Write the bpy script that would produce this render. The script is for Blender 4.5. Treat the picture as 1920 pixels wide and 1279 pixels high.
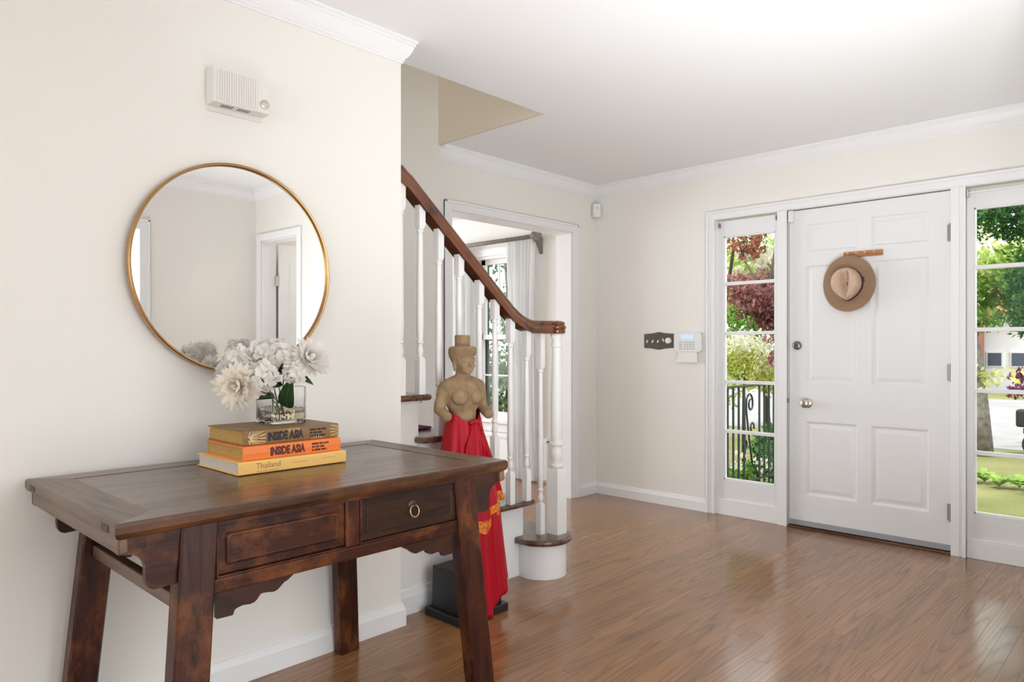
import bpy, bmesh, math, random
import numpy as np
from mathutils import Vector, Matrix
from math import sin, cos, pi, sqrt, radians as R

random.seed(7); rng = np.random.default_rng(7)
for o in list(bpy.data.objects): bpy.data.objects.remove(o)
S = bpy.context.scene; C = S.collection

# ------------------------------------------------------------------ camera
cam = bpy.data.cameras.new('camera'); cam_o = bpy.data.objects.new('camera', cam); C.objects.link(cam_o)
cam.sensor_fit = 'HORIZONTAL'; cam.sensor_width = 36; cam.lens = 1329.5 / 1920 * 36
cam.shift_y = (650.9 - 639.5) / 1920; cam.clip_start = .02; cam.clip_end = 200
cam_o.location = (0, 0, 1.16); cam_o.rotation_euler = (R(90), 0, R(43.63)); S.camera = cam_o
# ------------------------------------------------------------------ world, sun, daylight, added fill lights, exposure
w = bpy.data.worlds.new('sky'); S.world = w; w.use_nodes = True
bg = w.node_tree.nodes['Background']; bg.inputs[0].default_value = (.90, .96, 1, 1); bg.inputs[1].default_value = 2.35
def sun(d, e, a):
    l = bpy.data.lights.new('sun', 'SUN'); l.energy = e; l.angle = R(a); l.color = (1, .95, .86)
    o = bpy.data.objects.new('sun', l); C.objects.link(o); o.rotation_euler = Vector(d).to_track_quat('-Z', 'Y').to_euler(); o.location = (0, 0, 9)
sun((.42, .62, -.95), 3.6, 1)
def area(name, loc, d, sx, sy, e, col=(1, 1, 1), disk=False, spread=180):
    l = bpy.data.lights.new(name, 'AREA'); l.energy = e; l.color = col
    l.shape = 'ELLIPSE' if disk else 'RECTANGLE'; l.size = sx; l.size_y = sy; l.spread = R(spread)
    o = bpy.data.objects.new(name, l); C.objects.link(o); o.location = loc
    o.rotation_euler = Vector(d).to_track_quat('-Z', 'Y').to_euler(); return o
area('back_fill', (-.8, -3.02, 1.45), (0, 1, .15), 2.6, 1.8, 14, (.93, .97, 1))  # added fill at an unseen opening behind the camera
area('floor_upfill', (-.46, 1.52, .05), (-.20, .55, .81), 1.0, .8, 37, (.93, .97, 1), spread=108)  # upward fill added below the frame to lift ceiling and far walls
area('daylight_side_door', (.98, 1.05, 1.15), (-1, 0, .0), 1.7, 1.9, 17, (.93, .97, 1))
area('dining_fill', (-7.0, 2.4, 1.4), (1, 0, .1), 2.6, 1.7, 78, (.95, .98, 1))  # fill added out of view to brighten the dining room
area('closet_lamp', (.25, 3.75, 2.3), (0, 0, -1), .3, .3, 7, (1, .95, .88), True)
area('stairwell_fill', (-3.0, 1.0, 4.6), (0, 0, -1), .5, .5, 13, (1, .97, .92), True)  # unseen fill added to light the stairwell from above
S.view_settings.view_transform = 'Standard'; S.view_settings.look = 'None'
S.view_settings.exposure = 0.2; S.view_settings.gamma = 1; S.view_settings.use_curve_mapping = False

# ------------------------------------------------------------------ mesh helpers
class MB:
    def __init__(s): s.v = []; s.f = []; s.mi = []
    def add(s, vs, fs, m=0):
        n = len(s.v); s.v += [tuple(p) for p in vs]; s.f += [tuple(n + i for i in f) for f in fs]; s.mi += [m] * len(fs); return s
    def box(s, x0, x1, y0, y1, z0, z1, m=0):
        return s.add([(x0,y0,z0),(x1,y0,z0),(x1,y1,z0),(x0,y1,z0),(x0,y0,z1),(x1,y0,z1),(x1,y1,z1),(x0,y1,z1)],
                     [(0,3,2,1),(4,5,6,7),(0,1,5,4),(1,2,6,5),(2,3,7,6),(3,0,4,7)], m)
    def hexa(s, a, b, m=0):      # two quads a (4 pts) and b (4 pts)
        return s.add(list(a) + list(b), [(3,2,1,0),(4,5,6,7),(0,1,5,4),(1,2,6,5),(2,3,7,6),(3,0,4,7)], m)
    def prism(s, poly, axis, a0, a1, m=0):   # poly in the other two axes (in xyz order)
        def P(p, a): q = list(p); q.insert('xyz'.index(axis), a); return q
        n = len(poly)
        return s.add([P(p, a0) for p in poly] + [P(p, a1) for p in poly],
                     [tuple(range(n))[::-1], tuple(range(n, 2*n))] + [(i, (i+1) % n, n + (i+1) % n, n + i) for i in range(n)], m)
    def loft(s, rings, closed=True, cap=True, m=0):
        n = len(rings[0]); b = len(s.v); vs = [p for r in rings for p in r]; fs = []
        for k in range(len(rings) - 1):
            for i in range(n if closed else n - 1):
                j = (i + 1) % n; fs.append((k*n+i, k*n+j, (k+1)*n+j, (k+1)*n+i))
        if cap and closed: fs += [tuple(range(n))[::-1], tuple((len(rings)-1)*n + i for i in range(n))]
        return s.add(vs, fs, m)
    def lathe(s, prof, c=(0, 0, 0), seg=24, axis='z', m=0):   # prof: (r, h)
        rings = []
        for r, h in prof:
            ring = []
            for i in range(seg):
                a = 2*pi*i/seg; u, v = r*cos(a), r*sin(a)
                p = (u, v, h) if axis == 'z' else ((h, u, v) if axis == 'x' else (v, h, u))
                ring.append((c[0]+p[0], c[1]+p[1], c[2]+p[2]))
            rings.append(ring)
        return s.loft(rings, m=m)
    def tube(s, pts, r, seg=8, m=0, cap=True):
        pts = [Vector(p) for p in pts]; n = len(pts); rs = r if isinstance(r, (list, tuple)) else [r]*n
        rings = []; t0 = (pts[1]-pts[0]).normalized(); up = Vector((0,0,1)) if abs(t0.z) < .9 else Vector((1,0,0))
        for k in range(n):
            t = (pts[min(k+1, n-1)] - pts[max(k-1, 0)]).normalized()
            a = t.cross(up); a = a.normalized() if a.length > 1e-4 else Vector((1,0,0)); b = a.cross(t).normalized()
            up = b
            rings.append([pts[k] + rs[k]*(cos(2*pi*i/seg)*a + sin(2*pi*i/seg)*b) for i in range(seg)])
        return s.loft(rings, cap=cap, m=m)
    def sweep(s, prof, pts, up=(0,0,1), side=None, m=0, cap=True):   # prof (s,t); mitred along pts
        pts = [Vector(p) for p in pts]; n = len(pts); rings = []
        for k in range(n):
            ti = (pts[k]-pts[k-1]).normalized() if k else (pts[1]-pts[0]).normalized()
            to = (pts[k+1]-pts[k]).normalized() if k < n-1 else ti
            t = (ti+to).normalized(); U = Vector(up)
            a = t.cross(U).normalized(); b = a.cross(t).normalized()
            f = 1/max(.3, t.dot(ti))
            turn_flat = abs(ti.z - to.z) < 1e-5
            rings.append([pts[k] + a*(p[0]*(f if turn_flat else 1)) + b*(p[1]*(1 if turn_flat else f)) for p in prof])
        return s.loft(rings, cap=cap, m=m)
    def sphere(s, c, r, seg=16, rings=10, rot=None, m=0):
        r = r if isinstance(r, (list, tuple)) else (r, r, r); rr = []
        M = rot or Matrix.Identity(3)
        for k in range(1, rings):
            t = pi*k/rings
            rr.append([Vector(c) + M @ Vector((r[0]*sin(t)*cos(2*pi*i/seg), r[1]*sin(t)*sin(2*pi*i/seg), -r[2]*cos(t))) for i in range(seg)])
        return s.loft(rr, m=m)
    def capsule(s, a, b, ra, rb, seg=14):
        a, b = Vector(a), Vector(b); d = (b-a); L = d.length; d.normalize(); pts = []; rs = []
        for k in range(1, 5): t = pi/2*k/5; pts.append(a - d*ra*cos(t)); rs.append(ra*sin(t))
        pts.append(a); rs.append(ra); pts.append(b); rs.append(rb)
        for k in range(4, 0, -1): t = pi/2*k/5; pts.append(b + d*rb*cos(t)); rs.append(rb*sin(t))
        return s.tube(pts, rs, seg)

def wloc(o):
    v = Vector((0,0,0))
    while o: v += o.location; o = o.parent
    return v
def obj(name, mb, mat, parent=None, org=None, smooth=False, bevel=0, seg=2, fix=True, local=False):
    base = wloc(parent) if parent else Vector(org or (0,0,0))
    if local: base = Vector((0,0,0))
    me = bpy.data.meshes.new(name)
    me.from_pydata([Vector(p) - base for p in mb.v], [], mb.f)
    mats = mat if isinstance(mat, list) else [mat]
    for m in mats: me.materials.append(m)
    if len(mats) > 1: me.polygons.foreach_set('material_index', mb.mi)
    if fix:
        bm = bmesh.new(); bm.from_mesh(me); bmesh.ops.recalc_face_normals(bm, faces=bm.faces); bm.to_mesh(me); bm.free()
    if smooth:
        me.polygons.foreach_set('use_smooth', [True]*len(me.polygons))
        if smooth != True:
            me.set_sharp_from_angle(angle=R(smooth))
    o = bpy.data.objects.new(name, me); C.objects.link(o)
    if parent: o.parent = parent
    else: o.location = base
    if bevel:
        b = o.modifiers.new('bevel', 'BEVEL'); b.width = bevel; b.segments = seg; b.limit_method = 'ANGLE'; b.angle_limit = R(40); b.harden_normals = False
    return o
def thing(name, label, cat, loc=(0,0,0), group=None):
    o = bpy.data.objects.new(name, None); C.objects.link(o); o.location = loc; o.empty_display_size = .05
    return tag(o, label, cat, group)
def tag(o, label, cat, group=None):
    o['label'] = label; o['category'] = cat
    if group: o['group'] = group
    return o
def struct(name, mb, mat, parent=None, **k):
    o = obj(name, mb, mat, parent, **k)
    if not parent: o['kind'] = 'structure'
    return o
def copy_tree(o, parent=None):
    c = o.copy(); C.objects.link(c)
    if parent: c.parent = parent
    for ch in list(o.children): copy_tree(ch, c)
    return c
def B(*a): return MB().box(*a)

# ------------------------------------------------------------------ materials
def mat(name): 
    m = bpy.data.materials.new(name); m.use_nodes = True
    nt = m.node_tree; return m, nt, nt.nodes['Principled BSDF']
def N(nt, t, **k):
    n = nt.nodes.new(t)
    for a, v in k.items():
        if a.startswith('i_'):
            key = a[2:]; key = int(key) if key.isdigit() else key.replace('_', ' ')
            n.inputs[key].default_value = v
        else: setattr(n, a, v)
    return n
def ramp(nt, fac, stops):
    r = nt.nodes.new('ShaderNodeValToRGB'); e = r.color_ramp.elements
    while len(e) < len(stops): e.new(.5)
    for k, (p, c) in enumerate(stops): e[k].position = p; e[k].color = (*c, 1) if len(c) == 3 else c
    nt.links.new(fac, r.inputs[0]); return r
def plain(name, col, rough=.5, metal=0, spec=.5, noise=0, nscale=8, bump=0, bscale=60, coat=0, emit=None, sheen=0):
    m, nt, p = mat(name)
    p.inputs['Base Color'].default_value = (*col, 1); p.inputs['Roughness'].default_value = rough; p.inputs['Metallic'].default_value = metal
    p.inputs['Specular IOR Level'].default_value = spec; p.inputs['Coat Weight'].default_value = coat; p.inputs['Sheen Weight'].default_value = sheen
    if emit: p.inputs['Emission Color'].default_value = (*emit[0], 1); p.inputs['Emission Strength'].default_value = emit[1]
    geo = N(nt, 'ShaderNodeNewGeometry')
    if noise:
        n = N(nt, 'ShaderNodeTexNoise', i_Scale=nscale, i_Detail=4.0); nt.links.new(geo.outputs['Position'], n.inputs['Vector'])
        d = tuple(c*(1-noise) for c in col); u = tuple(min(1, c*(1+noise)) for c in col)
        r = ramp(nt, n.outputs['Fac'], [(.3, d), (.7, u)]); nt.links.new(r.outputs[0], p.inputs['Base Color'])
    if bump:
        n2 = N(nt, 'ShaderNodeTexNoise', i_Scale=bscale, i_Detail=5.0); nt.links.new(geo.outputs['Position'], n2.inputs['Vector'])
        b = N(nt, 'ShaderNodeBump', i_Strength=bump, i_Distance=.003); nt.links.new(n2.outputs['Fac'], b.inputs['Height']); nt.links.new(b.outputs[0], p.inputs['Normal'])
    return m
def wood(name, dark, mid, light, scale=(1, 1, 1), rough=.3, coat=.3, contour=8, wear=None, perobj=True, fine=.5, spec=.5, fs=(14, 14, 14), line=.1, det=1.5):
    """grain along the axis with the small scale; contour lines of a stretched noise give cathedral figure"""
    m, nt, p = mat(name); L = nt.links.new
    geo = N(nt, 'ShaderNodeNewGeometry'); oi = N(nt, 'ShaderNodeObjectInfo')
    mul = N(nt, 'ShaderNodeVectorMath', operation='MULTIPLY'); mul.inputs[1].default_value = scale
    L(geo.outputs['Position'], mul.inputs[0])
    off = N(nt, 'ShaderNodeVectorMath', operation='SCALE'); off.inputs[0].default_value = (37.1, 91.7, 53.3); L(oi.outputs['Random'], off.inputs['Scale'])
    add = N(nt, 'ShaderNodeVectorMath', operation='ADD'); L(mul.outputs[0], add.inputs[0])
    if perobj: L(off.outputs[0], add.inputs[1])
    n1 = N(nt, 'ShaderNodeTexNoise', i_Scale=1.0, i_Detail=det, i_Roughness=.4); L(add.outputs[0], n1.inputs['Vector'])
    m1 = N(nt, 'ShaderNodeMath', operation='MULTIPLY'); m1.inputs[1].default_value = contour; L(n1.outputs['Fac'], m1.inputs[0])
    fr = N(nt, 'ShaderNodeMath', operation='FRACT'); L(m1.outputs[0], fr.inputs[0])
    g1 = ramp(nt, fr.outputs[0], [(0, (line,)*3), (.16, (.5+line*.5,)*3), (.5, (1,)*3), (.86, (.8,)*3), (1, (line,)*3)])
    sc = N(nt, 'ShaderNodeVectorMath', operation='MULTIPLY'); sc.inputs[1].default_value = fs; L(add.outputs[0], sc.inputs[0])
    n2 = N(nt, 'ShaderNodeTexNoise', i_Scale=1.0, i_Detail=4.0, i_Roughness=.6); L(sc.outputs[0], n2.inputs['Vector'])
    mx = N(nt, 'ShaderNodeMix', data_type='FLOAT'); mx.inputs[0].default_value = fine; L(g1.outputs[0], mx.inputs[2]); L(n2.outputs['Fac'], mx.inputs[3])
    col = ramp(nt, mx.outputs[0], [(.18, dark), (.52, mid), (.9, light)])
    cur = col.outputs[0]
    if perobj:
        hs = N(nt, 'ShaderNodeHueSaturation'); mr = N(nt, 'ShaderNodeMapRange'); mr.inputs[3].default_value = .86; mr.inputs[4].default_value = 1.13
        L(oi.outputs['Random'], mr.inputs[0]); L(mr.outputs[0], hs.inputs['Value']); L(cur, hs.inputs['Color']); cur = hs.outputs[0]
    if wear:
        wc, amt, ws = wear
        n3 = N(nt, 'ShaderNodeTexNoise', i_Scale=ws, i_Detail=7.0, i_Roughness=.68); 
        m3 = N(nt, 'ShaderNodeVectorMath', operation='MULTIPLY'); m3.inputs[1].default_value = tuple(.5+.5*min(1, s/6) for s in scale); L(geo.outputs['Position'], m3.inputs[0]); L(m3.outputs[0], n3.inputs['Vector'])
        r3 = ramp(nt, n3.outputs['Fac'], [(.50, (0,)*3), (.72, (amt,)*3)])
        mc = N(nt, 'ShaderNodeMix', data_type='RGBA'); L(r3.outputs[0], mc.inputs[0]); L(cur, mc.inputs[6]); mc.inputs[7].default_value = (*wc, 1); cur = mc.outputs[2]
    L(cur, p.inputs['Base Color'])
    rr = N(nt, 'ShaderNodeMapRange'); rr.inputs[3].default_value = rough+.08; rr.inputs[4].default_value = rough-.04; L(mx.outputs[0], rr.inputs[0]); L(rr.outputs[0], p.inputs['Roughness'])
    p.inputs['Coat Weight'].default_value = coat; p.inputs['Coat Roughness'].default_value = rough*.7; p.inputs['Specular IOR Level'].default_value = spec
    bp = N(nt, 'ShaderNodeBump', i_Strength=.12, i_Distance=.001); L(mx.outputs[0], bp.inputs['Height']); L(bp.outputs[0], p.inputs['Normal'])
    return m
def leafmat(name, c1, c2, trans=.45, scale=3):
    m, nt, p = mat(name); L = nt.links.new
    geo = N(nt, 'ShaderNodeNewGeometry'); n = N(nt, 'ShaderNodeTexNoise', i_Scale=scale, i_Detail=3.0); L(geo.outputs['Position'], n.inputs['Vector'])
    ad = N(nt, 'ShaderNodeMath', operation='MULTIPLY_ADD'); ad.inputs[1].default_value = .45; L(geo.outputs['Random Per Island'], ad.inputs[0]); L(n.outputs['Fac'], ad.inputs[2])
    r = ramp(nt, ad.outputs[0], [(.42, c1), (1.0, c2)])
    d = N(nt, 'ShaderNodeBsdfDiffuse'); t = N(nt, 'ShaderNodeBsdfTranslucent'); mx = N(nt, 'ShaderNodeMixShader'); mx.inputs[0].default_value = trans
    L(r.outputs[0], d.inputs[0]); L(r.outputs[0], t.inputs[0]); L(d.outputs[0], mx.inputs[1]); L(t.outputs[0], mx.inputs[2])
    L(mx.outputs[0], nt.nodes['Material Output'].inputs[0]); return m
def glassmat(name, tint=(1, 1, 1)):
    m, nt, p = mat(name); L = nt.links.new
    t = N(nt, 'ShaderNodeBsdfTransparent'); t.inputs[0].default_value = (*tint, 1); g = N(nt, 'ShaderNodeBsdfGlossy'); g.inputs['Roughness'].default_value = 0.0
    f = N(nt, 'ShaderNodeFresnel'); f.inputs[0].default_value = 1.14; mx = N(nt, 'ShaderNodeMixShader')
    L(f.outputs[0], mx.inputs[0]); L(t.outputs[0], mx.inputs[1]); L(g.outputs[0], mx.inputs[2]); L(mx.outputs[0], nt.nodes['Material Output'].inputs[0]); return m

M = {}
M['wall'] = plain('cream_wall_paint', (.86, .83, .78), .6, spec=.3, noise=.008, nscale=2, bump=.05, bscale=220)
M['ceil'] = plain('white_ceiling_paint', (.87, .87, .87), .7, spec=.2, bump=.03, bscale=180)
M['trim'] = plain('white_trim_paint', (.87, .87, .87), .32, bump=.02, bscale=40)
M['door'] = plain('white_door_paint', (.84, .84, .845), .35, bump=.03, bscale=35)
M['dwall'] = plain('dining_wall_paint', (.84, .83, .80), .6, spec=.3)
M['floor'] = wood('stained_oak_floor', (.105, .040, .012), (.245, .107, .038), (.335, .168, .068), (8.0, .36, 8.0), .20, .40, 22, fine=.52, fs=(24, 8, 24), line=.28, spec=.42, det=.6)
M['floor_base'] = plain('dark_floor_gap', (.035, .02, .012), .7)
M['tread'] = wood('dark_oak_tread', (.045, .02, .012), (.105, .05, .03), (.17, .09, .055), (.8, 14, 14), .22, .5, 5)
M['rail'] = wood('red_brown_handrail', (.03, .008, .004), (.115, .033, .012), (.21, .07, .026), (22, 1.8, 1.8), .22, .4, 4)
M['tabletop'] = wood('worn_table_top', (.042, .019, .010), (.095, .046, .025), (.15, .082, .048), (12, .9, 12), .25, .16, 6, wear=((.17, .105, .065), .5, 5), fine=.6)
M['tablex'] = wood('worn_table_end', (.05, .024, .013), (.105, .055, .032), (.16, .092, .057), (.9, 12, 12), .34, .08, 6, wear=((.19, .125, .085), .6, 5), fine=.6)
M['tabley'] = wood('red_lacquer_rail', (.009, .0022, .0015), (.033, .0065, .0035), (.068, .017, .0065), (16, 1.2, 16), .38, .05, 5, wear=((.25, .075, .016), .8, 9), fine=.6, spec=.28)
M['tablez'] = wood('red_lacquer_leg', (.009, .0022, .0015), (.033, .0068, .0035), (.068, .017, .0065), (16, 16, 1.2), .38, .05, 5, wear=((.24, .075, .017), .8, 10), fine=.6, spec=.28)
M['tfront'] = wood('dark_table_edge', (.016, .006, .003), (.05, .018, .008), (.10, .04, .016), (16, 1.2, 16), .36, .05, 5, wear=((.20, .075, .02), .6, 8), fine=.6, spec=.28)
M['tdark'] = wood('dark_drawer_wood', (.012, .005, .003), (.026, .011, .006), (.055, .024, .012), (16, 1.2, 16), .32, .06, 5, fine=.6, spec=.28)
M['tbrack'] = wood('dark_bracket_wood', (.014, .005, .003), (.034, .011, .006), (.06, .02, .01), (12, 2, 12), .4, .1, 5, fine=.6, spec=.3)
M['gold'] = plain('brushed_gold_frame', (.50, .30, .135), .34, 1, noise=.06, nscale=30)
M['mirror'] = plain('mirror_glass', (.75, .75, .745), .0, 1)
M['brass'] = plain('aged_brass', (.68, .54, .32), .25, 1)
M['nickel'] = plain('satin_nickel', (.62, .58, .5), .28, 1)
M['steel'] = plain('dull_steel', (.26, .25, .24), .35, 1)
M['grey'] = plain('grey_sweep', (.36, .37, .39), .45)
M['iron'] = plain('black_iron', (.012, .017, .015), .45)
M['black'] = plain('black_pedestal_paint', (.012, .013, .015), .32, bump=.03)
M['plastic'] = plain('white_plastic', (.82, .82, .80), .35)
M['cream_plastic'] = plain('ivory_plastic', (.80, .775, .735), .4)
M['pink_grille'] = plain('pale_grille', (.77, .72, .70), .5)
M['slot'] = plain('dark_slot', (.06, .06, .055), .6)
M['plate'] = plain('dark_pewter_plate', (.105, .10, .085), .35, .6, noise=.25, nscale=90)
M['white'] = plain('white_toggle', (.88, .87, .84), .35)
M['screen'] = plain('backlit_display', (.35, .45, .75), .3, emit=((.55, .68, 1), .55))
M['key'] = plain('grey_key', (.56, .56, .58), .5)
M['peg'] = wood('pine_peg_rack', (.32, .13, .04), (.48, .2, .065), (.58, .28, .1), (3, 30, 30), .4, .1, 3)
M['pegtip'] = plain('pale_peg', (.75, .5, .3), .4)
M['stone'] = plain('sandstone', (.31, .208, .118), .85, spec=.2, noise=.24, nscale=22, bump=.5, bscale=160)
M['red'] = plain('red_silk', (.42, .0015, .014), .5, spec=.3, bump=.05, bscale=500)
M['paper'] = plain('page_edges', (.66, .58, .52), .8, noise=.08, nscale=240)
M['agedpaper'] = plain('aged_page_edges', (.46, .285, .08), .8, noise=.16, nscale=160)
M['bk_brown'] = plain('brown_cover', (.235, .135, .05), .5)
M['bk_orange'] = plain('orange_cover', (.88, .22, .045), .5)
M['bk_yellow'] = plain('yellow_cover', (.90, .55, .165), .5)
M['ink'] = plain('dark_ink', (.03, .016, .022), .6)
M['ink2'] = plain('brown_ink', (.38, .22, .07), .6)
M['ink3'] = plain('maroon_ink', (.10, .02, .015), .6)
M['ray'] = plain('cream_print', (.85, .62, .28), .6)
M['swirl'] = plain('pale_orange_print', (.95, .42, .08), .6)
M['petal'] = leafmat('white_petal', (.90, .84, .78), (.985, .975, .955), .45, 30)
M['petal_in'] = leafmat('cream_petal', (.94, .865, .75), (.975, .945, .88), .48, 30)
M['disc'] = plain('yellow_flower_heart', (.66, .58, .28), .7)
M['leaf'] = leafmat('dark_flower_leaf', (.018, .045, .018), (.05, .10, .035), .2, 12)
M['stem'] = plain('olive_stem', (.13, .13, .035), .5)
M['curtain'] = leafmat('sheer_white_curtain', (.86, .86, .86), (.92, .92, .92), .5, 1)
M['rod'] = plain('weathered_rod', (.20, .18, .155), .6, noise=.3, nscale=40)
M['carpet'] = plain('plum_stair_mat', (.16, .05, .085), .95, spec=.1, noise=.5, nscale=60, bump=.6, bscale=300)
M['straw'] = None; M['band'] = plain('wine_ribbon', (.075, .015, .022), .5)
M['bark'] = plain('grey_bark', (.20, .175, .15), .9, noise=.4, nscale=14, bump=.8, bscale=40)
M['branch'] = plain('dark_branch', (.07, .05, .04), .9)
M['stone_path'] = plain('pale_road', (.27, .26, .255), .9, noise=.12, nscale=1.5)
M['brick'] = plain('red_roof_brick', (.40, .13, .09), .9, noise=.2, nscale=8)
M['housewhite'] = plain('white_house_paint', (.88, .88, .88), .7)
M['darkglass'] = plain('dark_window', (.08, .1, .14), .15)
M['carred'] = plain('red_car_paint', (.42, .02, .03), .25, coat=.6)
M['tyre'] = plain('black_tyre', (.02, .02, .022), .7)
M['porch'] = plain('porch_stone', (.36, .36, .37), .85, noise=.15, nscale=6)
M['pane'] = glassmat('window_glass', (.98, .99, .985))
def _grass():
    m, nt, p = mat('lawn_grass'); L = nt.links.new; geo = N(nt, 'ShaderNodeNewGeometry')
    a = N(nt, 'ShaderNodeTexNoise', i_Scale=.9, i_Detail=5.0); b = N(nt, 'ShaderNodeTexNoise', i_Scale=45.0, i_Detail=3.0)
    L(geo.outputs['Position'], a.inputs['Vector']); L(geo.outputs['Position'], b.inputs['Vector'])
    ad = N(nt, 'ShaderNodeMath', operation='MULTIPLY_ADD'); ad.inputs[1].default_value = .5; L(b.outputs['Fac'], ad.inputs[0]); L(a.outputs['Fac'], ad.inputs[2])
    r = ramp(nt, ad.outputs[0], [(.5, (.12, .125, .04)), (.75, (.18, .185, .07)), (1, (.26, .24, .11))]); L(r.outputs[0], p.inputs['Base Color'])
    p.inputs['Roughness'].default_value = .9; p.inputs['Specular IOR Level'].default_value = .1; return m
M['grass'] = _grass()
def _straw():
    m, nt, p = mat('woven_straw'); L = nt.links.new; tc = N(nt, 'ShaderNodeTexCoord')
    wv = N(nt, 'ShaderNodeTexWave', wave_type='RINGS', rings_direction='Y', i_Scale=55.0, i_Distortion=1.5, i_Detail=2.0); L(tc.outputs['Object'], wv.inputs['Vector'])
    r = ramp(nt, wv.outputs['Fac'], [(.1, (.22, .125, .07)), (.8, (.42, .265, .16))]); L(r.outputs[0], p.inputs['Base Color'])
    b = N(nt, 'ShaderNodeBump', i_Strength=.35, i_Distance=.002); L(wv.outputs['Fac'], b.inputs['Height']); L(b.outputs[0], p.inputs['Normal'])
    p.inputs['Roughness'].default_value = .75; return m
M['straw'] = _straw()
M['felt'] = plain('pale_straw_crown', (.60, .43, .31), .8, noise=.12, nscale=120, bump=.3, bscale=260)
def _borderc():
    m, nt, p = mat('gold_thread_border'); L = nt.links.new; geo = N(nt, 'ShaderNodeNewGeometry')
    v = N(nt, 'ShaderNodeTexVoronoi', i_Scale=120.0); L(geo.outputs['Position'], v.inputs['Vector'])
    r = ramp(nt, v.outputs['Distance'], [(.2, (.86, .36, .02)), (.75, (.58, .06, .015))]); L(r.outputs[0], p.inputs['Base Color']); p.inputs['Roughness'].default_value = .5; return m
M['goldcloth'] = _borderc()
def _realglass(name, ior, tint, rough=0):
    m, nt, p = mat(name); p.inputs['Transmission Weight'].default_value = 1; p.inputs['Roughness'].default_value = rough; p.inputs['IOR'].default_value = ior; p.inputs['Base Color'].default_value = (*tint, 1); return m
M['glass'] = _realglass('clear_vase_glass', 1.45, (1, 1, 1)); M['water'] = _realglass('amber_water', 1.33, (.95, .86, .66))

# ================================================================== THE ROOM
ZC = 2.435; XL = -2.375; XF = -3.42; YD = 4.56; XR = .71; YB = 2.90; XB = -.375; MA = R(1.4)
FL = struct('floor', MB().box(-7.4, 2.6, -3.3, 4.62, -.12, -.019), M['floor_base'])
# floor boards
u0 = MB(); c = .0005; hw = .0284
u0.add([(-hw,0,-.0185),(hw,0,-.0185),(hw,1,-.0185),(-hw,1,-.0185),(-hw,0,-c),(hw,0,-c),(hw,1,-c),(-hw,1,-c),(-hw+c,.0008,0),(hw-c,.0008,0),(hw-c,.9992,0),(-hw+c,.9992,0)],
       [(0,3,2,1),(0,1,5,4),(1,2,6,5),(2,3,7,6),(3,0,4,7),(4,5,9,8),(5,6,10,9),(6,7,11,10),(7,4,8,11),(8,9,10,11)])
boards = []; th = R(43.63); Fv = (-sin(th), cos(th)); Rv = (cos(th), sin(th))
def proj(x, y, z=0):
    d = x*Fv[0] + y*Fv[1]
    if d < .3: return None
    return (960 + 1329.5*(x*Rv[0]+y*Rv[1])/d, 650.9 - 1329.5*(z-1.16)/d, d)
rb = random.Random(3); x = -7.3
while x < 1.08:
    x += .0570; y = -3.2 + rb.random()*.9
    while y < 4.58:
        L_ = rb.choice([.55, .8, 1.05, 1.3, 1.55, 1.9]); y1 = min(y + L_, 4.585); y1 = 4.585 if 4.585-y1 < .25 else y1
        if y1 - y > .1: boards.append((x, y, y1))
        y = y1 + .0006
def seen(b):
    area_ = 0
    for k in range(9):
        p = proj(b[0], b[1] + (b[2]-b[1])*k/8)
        if p and 0 <= p[0] <= 1920 and 0 <= p[1] <= 1279 and b[0] > -2.36 and not (b[0] < -2.3 and b[1] < 1.8): area_ += (b[2]-b[1])/p[2]**3
        elif p and 0 <= p[0] <= 1920 and p[1] <= 1279 and b[0] > XF and b[1]+(b[2]-b[1])*k/8 > 2.9: area_ += (b[2]-b[1])/p[2]**3
    return area_
boards.sort(key=seen, reverse=True)
bo = obj('floor_board', u0, M['floor'], FL, local=True); 
for k, (x, y, y1) in enumerate(boards[:290]):
    o = bo if k == 0 else bo.copy()
    if k: C.objects.link(o)
    o.location = (x, y, 0); o.scale = (1, y1-y, 1)
rest = MB()
for x, y, y1 in boards[290:]: rest.box(x-hw, x+hw, y, y1, -.0185, 0)
o = obj('floor_boards', rest, M['floor'], FL, local=True, fix=False); o['kind'] = 'stuff'

# walls
struct('wall_left', MB().box(-2.55, XL, -3.2, 1.82, 0, 2.70), M['wall'])
wf = MB().box(XF-.15, XF, -3.2, 3.02, 0, 5.2).box(XF-.15, XF, 4.255, YD, 0, 2.7).box(XF-.15, XF, 3.02, 4.255, 2.037, 2.7).box(XF-.15, XF, 3.02, 3.1, 2.7, 5.2)
struct('wall_stair', wf, M['wall'])
wd = MB()
for a, b, z0, z1 in ((XF, -2.385, 0, 2.7), (-2.385, -.45, 2.045, 2.7), (-.45, XB+.3, 0, 2.7)): wd.box(a, b, YD, YD+.16, z0, z1)
struct('wall_front', wd, M['wall'])
struct('wall_right', MB().box(XR, XR+.14, 1.99, 4.6, 0, 2.7).box(XR, XR+.14, -3.2, .15, 0, 2.7).box(XR, XR+.14, .15, 1.99, 2.01, 2.7), M['wall'])
struct('wall_back', MB().box(-2.55, -2.1, -3.2, -3.05, 0, 2.7).box(.5, XR+.1, -3.2, -3.05, 0, 2.7).box(-2.1, .5, -3.2, -3.05, 0, .5).box(-2.1, .5, -3.2, -3.05, 2.36, 2.7), M['wall'])
struct('wall_closet', MB().box(XB, .10, YB, YB+.12, 0, 2.7).box(.62, XR, YB, YB+.12, 0, 2.7).box(.10, .62, YB, YB+.12, 2.015, 2.7).box(XB, XB+.12, YB+.12, YD+.02, 0, 2.7), M['wall'])
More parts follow.
